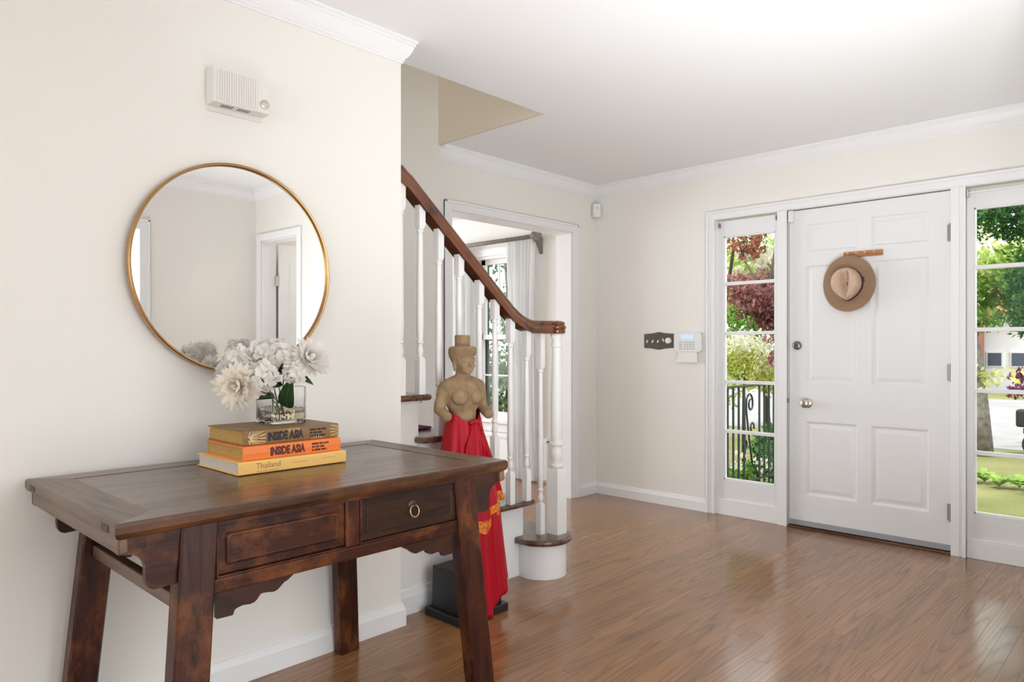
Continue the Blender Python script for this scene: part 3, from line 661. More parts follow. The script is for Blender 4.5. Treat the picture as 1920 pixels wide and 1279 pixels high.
# handrail
hp = [(-.027,-.027),(.027,-.027),(.028,-.020),(.030,-.010),(.031,-.003),(.026,.006),(.022,.010),(.0235,.016),(.018,.023),(.009,.027),(0,.0285)]
hp = [(a*1.2, b*1.2) for a, b in hp]; hp = hp + [(-p[0], p[1]) for p in hp[::-1][1:]]
zc = lambda y: zb(y)+.029
pts = [(XBAL-.004, 1.8205, zc(1.845)+.010), (XBAL-.003, 1.830, zc(1.845)+.008), (XBAL, 1.845, zc(1.86)+.006)]
for y in (1.875, 1.92, 2.0, 2.2, 2.4, 2.50): pts.append((XBAL, y, zc(y)))
P0 = Vector((XBAL, 2.50, zc(2.50))); P1 = Vector((XBAL, 2.60, 1.262)); P2 = Vector((XBAL, 2.70, 1.262))
for t in np.linspace(.12, 1, 9): pts.append(tuple(P0*(1-t)**2 + P1*2*t*(1-t) + P2*t*t))
pts += [(XBAL+.004, 2.73, 1.262), (XBAL+.014, 2.765, 1.262), (nx-.012, 2.795, 1.262), (nx-.002, ny-.004, 1.262)]
rail = thing('handrail', 'polished red-brown wooden handrail sweeping down to the newel post', 'handrail', (XBAL, 2.3, 1.3))
obj('rail', MB().sweep(hp, pts), M['rail'], rail, smooth=40)
obj('rail_cap', MB().lathe([(0, 1.229), (.042, 1.229), (.046, 1.238), (.047, 1.243), (.043, 1.248), (.048, 1.254), (.050, 1.262), (.046, 1.270), (.041, 1.274), (.044, 1.281), (.041, 1.289), (.024, 1.295), (0, 1.2965)], (nx, ny, 0), 32), M['rail'], rail, smooth=40)

# ================================================================== TABLE
TX0, TX1, TY0, TY1, TZ = -2.318, -1.585, .488, 1.643, .797
tb = thing('side_table', 'dark red-brown antique wooden side table with two drawers', 'table', (-1.95, 1.066, 0))
PX0, PX1, PY0, PY1 = -2.228, -1.668, .582, 1.545
def edge_rail(a, b, c_, d, m):
    """mitred plank: a,b outer corners, c_,d inner corners (xy); outer edge rounded"""
    def lerp(p, q, t): return (p[0]+(q[0]-p[0])*t, p[1]+(q[1]-p[1])*t)
    rings = []
    for z, t in ((TZ-.034, .10), (TZ-.032, .045), (TZ-.022, .0), (TZ-.008, 0), (TZ-.002, .02), (TZ, .06)):
        rings.append([(*lerp(a, d, t), z), (*lerp(b, c_, t), z), (*c_, z), (*d, z)])
    mb = MB().loft(rings)
    if m is M['tabletop']: mb.mi = [1 if (i % 4 == 0 and i < 16) else 0 for i in range(len(mb.f))]
    return obj('top_rail', mb, [m, M['tfront']] if m is M['tabletop'] else m, tb)
g = .0006
edge_rail((TX1, TY0), (TX1, TY1), (PX1+g, PY1), (PX1+g, PY0), M['tabletop'])
edge_rail((TX0, TY1), (TX0, TY0), (PX0-g, PY0), (PX0-g, PY1), M['tabletop'])
edge_rail((TX0, TY0+.0008), (TX1-.0008, TY0+.0008), (PX1-.001, PY0-g), (PX0+.001, PY0-g), M['tablex'])
edge_rail((TX1-.0008, TY1-.0008), (TX0, TY1-.0008), (PX0+.001, PY1+g), (PX1-.001, PY1+g), M['tablex'])
obj('top_panel', MB().box(PX0, PX1, PY0, PY1, TZ-.022, TZ-.0012), M['tabletop'], tb, bevel=.0012)
for xx in (-2.245, -1.65):
    obj('tenon_end', MB().box(xx-.022, xx+.022, TY0-.0006, TY0+.01, TZ-.024, TZ-.010), M['slot'], tb)
# end boards under the top
for y0, y1 in ((TY0+.008, TY0+.028), (TY1-.028, TY1-.008)):
    obj('end_board', MB().box(TX0+.045, TX1-.006, y0, y1, TZ-.066, TZ-.034), M['tablex'], tb, bevel=.004)
LEG = {}
def leg(fx, fy, tx, ty):      # foot centre, top centre
    hx, hy = .026, .041
    def r(cx, cy, z, k=0):
        return [(cx-hx+k, cy-hy, z), (cx+hx-k, cy-hy, z), (cx+hx, cy-hy+k, z), (cx+hx, cy+hy-k, z), (cx+hx-k, cy+hy, z), (cx-hx+k, cy+hy, z), (cx-hx, cy+hy-k, z), (cx-hx, cy-hy+k, z)]
    return obj('leg', MB().loft([r(fx, fy, .0, .005), r(tx, ty, TZ-.034, .005)]), M['tablez'], tb)
lx0, lx1 = -2.272, -1.622
leg(-1.575, .604, lx1, .668); leg(-1.575, 1.527, lx1, 1.466); leg(-2.327, .604, lx0, .668); leg(-2.327, 1.527, lx0, 1.466)
def legx(z, front): 
    t = z/(TZ-.034); return (-1.575+(lx1+1.575)*t) if front else (-2.327+(lx0+2.327)*t)
def legy(z, left):
    t = z/(TZ-.034); return (.604+.064*t) if left else (1.527-.061*t)
for fr_ in (1, 0):
    sgn = 1 if fr_ else -1; xf = lx1+.024 if fr_ else lx0-.024
    X = lambda d: xf - sgn*d
    def bx(y0, y1, z0, z1, d0, d1): a, b = X(d0), X(d1); return (min(a, b), max(a, b), y0, y1, z0, z1)
    obj('drawer_rail', MB().box(*bx(.69, 1.446, .598, .632, .0, .035)), M['tabley'], tb, bevel=.004)
    obj('top_bearer', MB().box(*bx(.70, 1.435, .752, TZ-.034, .002, .035)), M['tabley'], tb)
    obj('stile', MB().box(*bx(1.050, 1.090, .632, .755, .0, .03)), M['tablez'], tb, bevel=.004)
    if fr_:
        for (ya, yb2, raised) in ((.703, 1.050, True), (1.090, 1.440, False)):
            mm = M['tabley'] if raised else M['tdark']
            bead = MB(); 
            for q in ((ya, ya+.005, .632, .752), (yb2-.005, yb2, .632, .752), (ya, yb2, .632, .637)): bead.box(*bx(q[0], q[1], q[2], q[3], -.001, .01))
            obj('bead', bead, M['tabley'], tb, bevel=.0015)
            dwr = obj('drawer', MB().box(*bx(ya+.006, yb2-.006, .6385, .7515, .006, .30)), mm, tb, bevel=.002)
            y0_, y1_, z0_, z1_ = ya+.022, yb2-.022, .657, .733
            def rr(i, d): return [(X(d), y, z) for y, z in rrect(y0_+i, y1_-i, z0_+i, z1_-i, .008, 0, 3)]
            fp = MB()
            if raised: fp.loft([rr(0, .007), rr(.001, .0045), rr(.004, .001), rr(.008, .000), rr(.010, .0005)])
            else: fp.loft([rr(0, .007), rr(.0005, .005), rr(.0015, .0042), rr(.003, .005), rr(.004, .0048)])
            obj('front_panel', fp, mm, dwr)
            if not raised:
                yc, zc_ = 1.268, .697
                ppl = obj('pull_plate', MB().lathe([(0, 0), (.016, 0), (.015, .003), (.008, .005), (0, .006)], (X(.0055), yc, zc_+.012), 20, 'x').lathe([(0, .004), (.0045, .004), (.0045, .012), (0, .013)], (X(.0055), yc, zc_+.012), 10, 'x'), plain('dark_bronze', (.07, .05, .035), .4, .8), dwr, smooth=40)
                ring = [(X(-.004)+.003*(1-cos(a)), yc+.0155*sin(a), zc_-.003+.0165*cos(a)) for a in np.linspace(0, 2*pi, 29)]
                obj('ring_pull', MB().tube(ring, .0021, 8), plain('worn_brass_ring', (.5, .36, .22), .3, .9), dwr, smooth=True)
    # carved aprons
    ap = [(.708,.600),(.708,.538),(.745,.537),(.750,.549),(.760,.5525),(.770,.554),(.786,.552),(.797,.5535),(.803,.557),(.813,.569),(.820,.570),(.830,.569),(.847,.566),(.856,.568),(.864,.574),(.875,.583),(.884,.586),(.893,.592),(.905,.600)]
    for mir in (0, 1):
        poly = [((2*1.067-p[0]) if mir else p[0], p[1]) for p in ap]
        a, b = X(.008), X(.024)
        obj('carved_apron', MB().prism(poly, 'x', min(a, b), max(a, b)), M['tbrack'], tb)
        wg = [(.498,.763),(.498,.733),(.500,.728),(.528,.724),(.541,.716),(.550,.704),(.554,.690),(.553,.672),(.555,.655),(.561,.645),(.571,.640),(.590,.641),(.625,.6435),(.640,.646),(.640,.763)]
        poly = [((2*1.0665-p[0]) if mir else p[0], p[1]) for p in wg]
        a, b = X(.006), X(.024)
        obj('wing_bracket', MB().prism(poly, 'x', min(a, b), max(a, b)), M['tbrack'] if (mir or not fr_) else M['tabley'], tb)
for left in (1, 0):
    y = legy(.58, left)
    obj('stretcher', MB().box(legx(.58, 0)+.02, legx(.58, 1)-.02, y-.014, y+.014, .559, .594), M['tablex'], tb, bevel=.004)
    yy = .70 if left else 1.425
    obj('drawer_runner', MB().box(-2.26, -1.64, yy-.01, yy+.01, .640, .672), M['tbrack'], tb)
obj('back_panel', MB().box(-2.272, -2.262, .70, 1.43, .60, .763), M['tbrack'], tb)

# ------------------------------------------------------------------ books
def text(name, body, m, parent, y, z, x, size, sx=1.0, bold=0, rot=0, align='LEFT', shear=0):
    cu = bpy.data.curves.new('t', 'FONT'); cu.body = body; cu.size = size; cu.align_x = align; cu.align_y = 'CENTER'; cu.offset = bold; cu.resolution_u = 2; cu.extrude = .0002; cu.shear = shear
    to = bpy.data.objects.new('t', cu); C.objects.link(to); bpy.context.view_layer.update()
    me = bpy.data.meshes.new_from_object(to.evaluated_get(bpy.context.evaluated_depsgraph_get()))
    bpy.data.objects.remove(to); me.materials.clear(); me.materials.append(m)
    Mx = Matrix.Translation((x, y, z)) @ Matrix(((0, 0, 1, 0), (1, 0, 0, 0), (0, 1, 0, 0), (0, 0, 0, 1))) @ Matrix.Rotation(rot, 4, 'Z') @ Matrix.Diagonal((sx, 1, 1, 1))
    me.transform(Matrix.Translation(-wloc(parent)) @ Mx)
    o = bpy.data.objects.new(name, me); C.objects.link(o); o.parent = parent; return o
def book(name, label, x0, x1, y0, y1, z0, z1, cover, pages, ct=.0028, rnd=.0):
    b = thing(name, label, 'book', ((x0+x1)/2, (y0+y1)/2, z0), 'books stacked on the side table')
    prof = [(x0, z0), (x1-.004, z0), (x1-.0012, z0+.0012), (x1, z0+.004), (x1+rnd, (z0+z1)/2), (x1, z1-.004), (x1-.0012, z1-.0012), (x1-.004, z1), (x0, z1), (x0, z1-ct), (x1-.006, z1-ct), (x1-.006, z0+ct), (x0, z0+ct)]
    n = len(prof); mb = MB()
    # C-shaped cover built as three slabs
    mb.box(x0, x1-.003, y0, y1, z0, z0+ct).box(x0, x1-.003, y0, y1, z1-ct, z1)
    mb.prism([(x1-.004, z0), (x1-.001, z0+.001), (x1, z0+.004), (x1+rnd, (z0+z1)/2), (x1, z1-.004), (x1-.001, z1-.001), (x1-.004, z1)], 'y', y0, y1)
    obj('cover', mb, cover, b, bevel=.0006)
    pm = MB().prism([(x0+.006, z0+ct), (x1-.004, z0+ct), (x1-.004, z1-ct), (x0+.006, z1-ct)], 'y', y0+.005, y1-.005)
    obj('pages', pm, pages, b)
    return b
b1 = book('book', 'yellow Thailand book with white pages at the bottom of the stack', -2.205, -1.928, .910, 1.262, TZ+.0003, .8335, M['bk_yellow'], M['paper'])
text('title', 'Thailand', M['ink2'], b1, .962, .8185, -1.9277, .0245, .92)
for k in range(5): pass
sub = MB().box(-1.9279, -1.9276, .964, .998, .8030, .8042).box(-1.9279, -1.9276, 1.002, 1.030, .8030, .8042)
sub.box(-1.9279, -1.9276, 1.075, 1.122, .8162, .8174).box(-1.9279, -1.9276, 1.175, 1.222, .8185, .8194)
obj('small_print', sub, M['ink2'], b1)['kind'] = 'stuff'
b2 = book('book', 'orange hardback titled inside ASIA in the middle of the stack', -2.195, -1.945, .931, 1.252, .8338, .8738, M['bk_orange'], M['agedpaper'], rnd=.002)
text('title', 'iNSiDE ASiA', M['ink3'], b2, 1.014, .8535, -1.9428, .0325, .655, .0017)
def bars(parent, x, y0, z0, m, rows):
    mb = MB()
    for k, ws in enumerate(rows):
        y = y0
        for w_ in ws: mb.box(x, x+.0003, y, y+w_, z0-k*.0095-.0028, z0-k*.0095+.0028); y += w_+.003
    obj('small_print', mb, m, parent)['kind'] = 'stuff'
bars(b2, -1.9433, 1.150, .8632, M['ink3'], [(.023, .012, .017), (.010, .012, .014), (.006, .020, .020)])
obj('small_print', MB().box(-1.9442, -1.9438, .950, .968, .8545, .858).box(-1.9442, -1.9438, 1.246, 1.248, .845, .862), M['ink3'], b2)['kind'] = 'stuff'
sw = MB()
for (yc, rr_) in ((1.00, .012), (1.10, .017), (1.19, .013), (1.225, .015)):
    for a in np.linspace(.3, 2.6, 7):
        pass
    p_ = [(-1.9432, yc+rr_*cos(a), .8535+rr_*1.05*sin(a)) for a in np.linspace(-1.4, 1.4, 12)]
    sw.tube(p_, .0007, 4)
obj('print_swirl', sw, M['swirl'], b2)['kind'] = 'stuff'
b3 = book('book', 'brown hardback with cream sunburst print on top of the stack', -2.208, -1.965, .943, 1.257, .8741, .9165, M['bk_brown'], M['agedpaper'], rnd=.002)
text('title', 'iNSiDE ASiA', M['ink'], b3, 1.016, .8945, -1.9627, .0335, .655, .0018)
text('volume_number', '2', M['ink'], b3, .981, .895, -1.9634, .026, 1, .0015, pi/2, 'CENTER')
bars(b3, -1.9632, 1.154, .9045, M['ink'], [(.022, .012, .018), (.010, .012, .014), (.006, .022, .020)])
ry = MB()
def rayl(yc, zc_, a0, a1, n, r0, r1):
    for a in np.linspace(a0, a1, n):
        d = (cos(a), sin(a)); nn = (-d[1], d[0]); p = []
        R1 = r1
        for q, wd_ in ((r0, .0007), (R1, .0012)):
            for s_ in (-1, 1):
                p.append((yc+d[0]*q+nn[0]*wd_*s_, zc_+d[1]*q+nn[1]*wd_*s_))
        p = [(max(.9445, min(1.2555, y)), max(.876, min(.9145, z))) for y, z in (p[0], p[1], p[3], p[2])]
        ry.add([(-1.9626, y, z) for y, z in p], [(0, 1, 2, 3)])
rayl(.955, .893, -1.45, 1.45, 15, .003, .055); rayl(1.10, .935, -2.2, -.9, 7, .022, .034); rayl(1.275, .895, 2.3, 3.9, 8, .02, .05); rayl(1.18, .85, .9, 2.2, 6, .022, .035)
obj('sunburst_print', ry, M['ray'], b3, fix=False)['kind'] = 'stuff'
tp = MB()
for a in np.linspace(-2.9, -.2, 20):
    d = (cos(a), sin(a)); q0, q1 = .02, .14
    tp.add([(-2.0+d[1]*q0, 1.0+d[0]*q0, .9168), (-2.0+d[1]*q0+.001, 1.0+d[0]*q0, .9168), (-2.0+d[1]*q1+.002, max(.945, min(1.25, 1.0+d[0]*q1)), .9168), (-2.0+d[1]*q1, max(.945, min(1.25, 1.0+d[0]*q1)), .9168)], [(0, 1, 2, 3)])
obj('cover_print', tp, M['ray'], b3, fix=False)['kind'] = 'stuff'

# ------------------------------------------------------------------ vase and flowers
VX0, VX1, VY0, VY1, VZ0, VZ1 = -2.166, -2.058, 1.078, 1.200, .9172, 1.034
vs = thing('vase', 'clear square glass vase of amber water standing on the books', 'vase', ((VX0+VX1)/2, (VY0+VY1)/2, VZ0))
def ring_(i, z, r=.008): return [(x, y, z) for x, y in rrect(VX0+i, VX1-i, VY0+i, VY1-i, r, 0, 3)]
obj('glass', MB().loft([ring_(.002, VZ0), ring_(0, VZ0+.002), ring_(0, VZ1-.001), ring_(.001, VZ1), ring_(.003, VZ1), ring_(.0045, VZ1-.001), ring_(.0045, VZ0+.014, .005), ring_(.006, VZ0+.012, .004)]), M['glass'], vs, smooth=40)
obj('water', MB().loft([ring_(.0048, VZ0+.0135, .004), ring_(.0048, VZ0+.042, .004)]), M['water'], vs)
vc = Vector(((VX0+VX1)/2, (VY0+VY1)/2, VZ1))
# petals / florets share meshes
def petal_mesh(name, L, W, curl, cup, m, tip=.5, n=6):
    mb = MB(); rows = []
    for k in range(n+1):
        t = k/n; wd_ = W*(sin(pi*min(1, t**.75*.93+.05))**.8)*(1 if t < .99 else .25)
        a = curl*t; y = L*(t if abs(curl) < .01 else sin(a)/curl); z = 0 if abs(curl) < .01 else L*(1-cos(a))/curl
        rows.append([(s_*wd_, y, z + cup*abs(s_)**2*wd_) for s_ in (-1, -.5, 0, .5, 1)])
    mb.loft(rows, closed=False, cap=False)
    o = obj(name, mb, m, local=True, smooth=True, fix=False); me = o.data; bpy.data.objects.remove(o); return me
PM = [petal_mesh('p', L, W, c_, .5, M['petal']) for L, W, c_ in ((.050, .0078, .5), (.045, .0076, .9), (.036, .007, 1.1), (.025, .0058, 1.3))]
PM2 = [petal_mesh('p', L, W, c_, .5, M['petal_in']) for L, W, c_ in ((.054, .0095, .4), (.047, .009, .7), (.036, .008, 1.0), (.024, .006, 1.3))]
def floret_mesh():
    mb = MB(); fl_ = .0215
    for k in range(4):
        a = pi/2*k+.1*(k % 2); ca, sa = cos(a), sin(a); rows = []
        for t, wd_, z in ((.06, .0015, -.001), (.28, .0075, .0012), (.55, .0112, .0035), (.8, .0108, .0042), (.95, .0060, .0026), (1, .0018, .0012)):
            rows.append([(ca*(t*fl_) - sa*s_*wd_, sa*(t*fl_) + ca*s_*wd_, z + .0026*(s_*s_)*(1 if k % 2 else -.6) + .0008*sin(7*t+k)) for s_ in (-1, -.5, 0, .5, 1)])
        mb.loft(rows, closed=False, cap=False)
    mb.sphere((0, 0, .001), .0018, 6, 4)
    o = obj('f', mb, M['petal'], local=True, smooth=True, fix=False); me = o.data; bpy.data.objects.remove(o); return me
FM = floret_mesh()
def inst(name, me, parent, Mx):
    o = bpy.data.objects.new(name, me); C.objects.link(o); o.parent = parent; o.matrix_local = Mx; return o
def frame(z, roll=0):
    z = Vector(z).normalized(); return z.to_track_quat('Z', 'Y').to_matrix().to_4x4() @ Matrix.Rotation(roll, 4, 'Z')
def stem_to(parent, a):
    base = Vector((vc.x+random.uniform(-.028, .028), vc.y+random.uniform(-.032, .032), VZ0+.018)); mid = Vector((vc.x+(a.x-vc.x)*.25, vc.y+(a.y-vc.y)*.25, VZ1-.005)); mid.x = max(VX0+.02, min(VX1-.02, mid.x)); mid.y = max(VY0+.02, min(VY1-.02, mid.y))
    q = [base*(1-t)**2 + mid*2*t*(1-t) + Vector(a)*t*t for t in np.linspace(0, 1, 9)]
    for p in q[:5]: p.x = max(VX0+.012, min(VX1-.012, p.x)); p.y = max(VY0+.012, min(VY1-.012, p.y))
    obj('stem', MB().tube(q, .0022, 7), M['stem'], parent, smooth=True)
def dahlia(c, d, label, set_, k=1.0, cnt=(22, 20, 16, 10), flat=0):
    c = Vector(c); t = thing('dahlia', label, 'flower', c, 'white dahlias in the vase')
    Fm = frame(d); j = 0
    for ringn, n in enumerate(cnt):
        el = [1.62, 1.32, 1.02, .72][ringn]-flat
        for i in range(n):
            a = 2*pi*(i+.5*(ringn % 2)+random.uniform(-.18, .18))/n
            Mx = Fm @ Matrix.Rotation(a, 4, 'Z') @ Matrix.Rotation(pi/2-el+random.uniform(-.12, .12), 4, 'X') @ Matrix.Translation((0, .004, 0)) @ Matrix.Scale(k*random.uniform(.85, 1.12), 4)
            inst('petal', set_[ringn], t, Mx)
    hb = MB().sphere((0, 0, 0), (.009, .009, .006), 10, 8); o = obj('flower_heart', hb, M['disc'], t, local=True, smooth=True); o.matrix_local = Fm @ Matrix.Translation((0, 0, .006))
    cal = obj('calyx', MB().sphere((0, 0, 0), (.010, .010, .008), 10, 8), M['stem'], t, local=True, smooth=True); cal.matrix_local = Fm @ Matrix.Translation((0, 0, -.006))
    stem_to(t, c - Vector(d).normalized()*.010); return t
def hydrangea(c, r, d, label, n=21):
    c = Vector(c); t = thing('hydrangea', label, 'flower', c, 'white hydrangeas in the vase')
    ga = pi*(3-sqrt(5)); dn = Vector(d).normalized()
    Fm = frame(dn)
    for i in range(n):
        z = 1 - 1.62*(i+.5)/n; q = sqrt(max(0, 1-z*z)); a = i*ga
        v = Vector((q*cos(a), q*sin(a), z)); v = (Fm.to_3x3() @ v)
        rr_ = r*random.uniform(.74, 1.16)
        nrm = (v + Vector((random.uniform(-.5, .5), random.uniform(-.5, .5), random.uniform(-.5, .5)))).normalized()
        inst('floret', FM, t, Matrix.Translation(v*rr_) @ frame(nrm, random.random()*6) @ Matrix.Scale(random.uniform(.85, 1.2), 4))
    br = MB()
    for i in range(0, n, 4):
        z = 1 - 1.62*(i+.5)/n; q = sqrt(max(0, 1-z*z)); a = i*ga; v = Fm.to_3x3() @ Vector((q*cos(a), q*sin(a), z))
        br.tube([c - dn*r*.7, c - dn*r*.1 + v*r*.4, c + v*r*.95], .0009, 5)
    obj('flower_stalks', br, M['stem'], t)
    stem_to(t, c - dn*r*.7); return t
def at(u, v, d):  # camera ray point, used to read positions off at a real depth
    Rx = (u-960)/1329.5; return Vector((d*(Fv[0]+Rx*Rv[0]), d*(Fv[1]+Rx*Rv[1]), 1.16+d*(650.9-v)/1329.5))
toc = Vector((.735, -.68, .1))
dahlia(at(446, 724, 2.10), (.50, -.80, -.05), 'cream dahlia drooping at the lower left of the bouquet', PM2, 1.38)
dahlia(at(580, 672, 2.22), (.85, .0, .40), 'big white dahlia at the right end of the bouquet', PM, 1.42)
dahlia(at(425, 692, 2.34), (-.3, -.8, .5), 'white dahlia at the far left beside the mirror frame', PM, .95)
hydrangea(at(488, 708, 2.12), .040, (.6, -.5, .35), 'white hydrangea head low in front, left of the vase', 21)
hydrangea(at(450, 672, 2.24), .036, (-.1, -.6, .8), 'white hydrangea head at the upper left, nearest the mirror edge')
hydrangea(at(492, 665, 2.26), .040, (.1, -.3, 1), 'white hydrangea head at the top centre left of the bouquet')
hydrangea(at(532, 672, 2.22), .038, (.5, -.4, .8), 'white hydrangea head in the centre above the vase')
hydrangea(at(549, 699, 2.15), .024, (.7, -.5, .1), 'small cream hydrangea head under the right dahlia', 12)
hydrangea(at(515, 660, 2.40), .040, (-.5, .2, .9), 'white hydrangea head at the back facing the mirror')
hydrangea(at(465, 688, 2.40), .036, (-.8, -.3, .5), 'white hydrangea head at the back left facing the mirror')
def flower_leaf(base, tip, wd_, nrm, label):
    base, tip = Vector(base), Vector(tip); ax = (tip-base); L = ax.length; ax.normalize(); nr = Vector(nrm).normalized(); sd = ax.cross(nr).normalized(); nr = sd.cross(ax)
    mb = MB(); rows = []
    for k in range(10):
        t = k/9; w_ = wd_*sin(pi*min(1, t**.8*.96+.03))**.9
        ctr = base + ax*L*t + nr*(.18*L*sin(pi*t))
        rows.append([ctr + sd*s_*w_ + nr*(.25*abs(s_)*w_) for s_ in (-1, -.5, 0, .5, 1)])
    mb.loft(rows, closed=False, cap=False)
    t = thing('leaf_sprig', label, 'leaf', base, 'leaves in the vase')
    obj('blade', mb, M['leaf'], t, smooth=True, fix=False); 
    obj('vein', MB().tube([base + ax*L*q + nr*(.18*L*sin(pi*q)+.0006) for q in np.linspace(0, 1, 8)], .0008, 5), M['stem'], t)
flower_leaf(at(540, 765, 2.24), at(548, 705, 2.17), .026, toc, 'broad dark green leaf standing inside the vase')
flower_leaf(at(525, 725, 2.22), at(505, 690, 2.15), .017, toc, 'green leaf curving up left over the vase rim')
flower_leaf(at(555, 715, 2.22), at(588, 722, 2.16), .014, (.3, -.5, .8), 'dark leaf jutting right below the right dahlia')
flower_leaf(at(515, 745, 2.22), at(482, 750, 2.20), .014, (.5, -.5, .6), 'dark leaf pointing left along the vase rim')
flower_leaf(at(535, 700, 2.22), at(530, 680, 2.17), .015, toc, 'small dark leaf between the blooms above the vase')

# ------------------------------------------------------------------ mirror, radio
mr = thing('round_mirror', 'large round wall mirror with a thin gold frame', 'mirror', (XL+.0105, 1.111, 1.428)); mr.rotation_euler = (0, 0, MA)
prof = [(.343, .0), (.356, .0), (.357, .012), (.3555, .020), (.352, .0225), (.348, .021), (.3455, .016), (.345, .006)]
mbf = MB(); seg = 96; rings = []
for i in range(seg):
    a = 2*pi*i/seg; rings.append([(h, r*cos(a), r*sin(a)) for r, h in prof])
rings.append(rings[0]); mbf.loft(rings, cap=False)
obj('frame', mbf, M['gold'], mr, smooth=40, local=True)
obj('glass', MB().lathe([(.0, .001), (.347, .001), (.347, .009), (0, .009)], (0, 0, 0), 96, 'x'), M['mirror'], mr, local=True)
rd = thing('door_chime', 'ivory plastic door chime box with ribbed front and round dial', 'door chime', (XL, 1.115, 1.955))
rx0, rx1, ry0, ry1, rz0, rz1 = XL, -2.312, 1.008, 1.207, 1.968, 2.086
obj('housing', MB().box(rx0+.004, rx1, ry0, ry1, rz0, rz1), M['cream_plastic'], rd, bevel=.004)
obj('back_plate', MB().box(rx0, rx0+.006, ry0+.002, ry1-.002, rz0-.016, rz1+.002), M['cream_plastic'], rd, bevel=.001)
gr = MB(); y = ry0+.012
obj('grille_recess', MB().box(rx1-.001, rx1+.0006, ry0+.008, 1.163, rz0+.006, rz1-.008), M['pink_grille'], rd)
while y < 1.158:
    obj('rib', MB().box(rx1+.0004, rx1+.003, y, y+.004, rz0+.007, rz1-.009), M['cream_plastic'], rd); y += .0082
obj('dial', MB().lathe([(0, 0), (.0155, 0), (.015, .006), (.013, .007), (0, .007)], (rx1, 1.184, rz0+.030), 28, 'x'), M['nickel'], rd, smooth=40)
for k in range(10):
    yy = (1.045 if k < 5 else 1.103) + (k % 5)*.0085
    obj('vent_slot', MB().box(-2.352, -2.327, yy, yy+.004, rz0-.0006, rz0+.002), M['slot'], rd)

# ================================================================== STATUE
sx, sy = -2.292, 2.093
pd = thing('pedestal', 'black painted square pedestal on the floor under the statue', 'pedestal', (-2.283, 2.108, 0))
obj('plinth', MB().box(-2.398, -2.168, 1.965, 2.252, 0, .036), M['black'], pd, bevel=.004)
obj('block', MB().loft([[(-2.378, 1.988, .036), (-2.188, 1.988, .036), (-2.188, 2.23, .036), (-2.378, 2.23, .036)], [(-2.376, 1.992, .212), (-2.192, 1.992, .212), (-2.192, 2.226, .212), (-2.376, 2.226, .212)]]), M['black'], pd, bevel=.003)
stt = thing('statue', 'armless brown sandstone statue in a tall hat wrapped in red cloth', 'statue', (sx, sy, .213)); stt.rotation_euler = (0, 0, R(-10))
def remesh(name, mb, m, parent, vox, it=6, fac=.5):
    me = bpy.data.meshes.new('tmp'); me.from_pydata([Vector(p) for p in mb.v], [], mb.f)
    bm = bmesh.new(); bm.from_mesh(me); bmesh.ops.recalc_face_normals(bm, faces=bm.faces); bm.to_mesh(me); bm.free()
    o = bpy.data.objects.new('tmp', me); C.objects.link(o)
    r = o.modifiers.new('r', 'REMESH'); r.mode = 'VOXEL'; r.voxel_size = vox
    s_ = o.modifiers.new('s', 'SMOOTH'); s_.iterations = it; s_.factor = fac
    bpy.context.view_layer.update()
    me2 = bpy.data.meshes.new_from_object(o.evaluated_get(bpy.context.evaluated_depsgraph_get())); bpy.data.objects.remove(o)
    me2.materials.clear(); me2.materials.append(m); me2.polygons.foreach_set('use_smooth', [True]*len(me2.polygons))
    me2.transform(Matrix.Translation(-wloc(parent)))
    o = bpy.data.objects.new(name, me2); C.objects.link(o); o.parent = parent; return o
def L3(x, y, z): return (sx+x, sy+y, z)     # x forward, y to the statue's left, z world height
def LB(x, y, z): return L3(x, y*.85, z - .013*max(0, min(1, (z-.88)/.08))*(1 if z < 1.05 else 0))
body = MB()
body.sphere(LB(0, 0, .985), (.058, .098, .062)).sphere(LB(.0, 0, .935), (.052, .080, .075)).sphere(LB(.004, 0, .865), (.046, .061, .07)).sphere(LB(.0, 0, .79), (.058, .080, .085)).sphere(LB(.018, 0, .855), (.040, .05, .05))
for s_ in (1, -1):
    body.sphere(LB(.040, s_*.045, .958), (.037, .040, .036))          # breasts
    body.sphere(LB(-.004, s_*.098, 1.000), (.032, .032, .032))         # shoulders
    body.capsule(LB(-.006, s_*.108, .992), LB(-.014, s_*.130, .895), .027, .0245)
    body.capsule(LB(-.014, s_*.130, .895), LB(.042, s_*.126, .866), .0235, .0225)
    body.capsule(LB(0, s_*.040, .76), LB(.012, s_*.020+.018, .22), .045, .024) # legs inside the cloth
    body.capsule(LB(-.008, s_*.02, 1.035), LB(-.004, s_*.09, 1.012), .022, .024)
body.capsule(LB(-.004, 0, 1.0), LB(.002, 0, 1.075), .036, .031)
# head
hz = 1.093
body.sphere(L3(.004, 0, hz+.012), (.050, .046, .053)).sphere(L3(.018, 0, hz-.020), (.036, .038, .035)).sphere(L3(.040, 0, hz-.036), (.013, .016, .012))
for s_ in (1, -1):
    body.sphere(L3(-.002, s_*.044, hz-.004), (.011, .006, .024)); body.sphere(L3(.000, s_*.043, hz-.028), (.007, .006, .012))
torso = remesh('body', body, M['stone'], stt, .0036, 3)
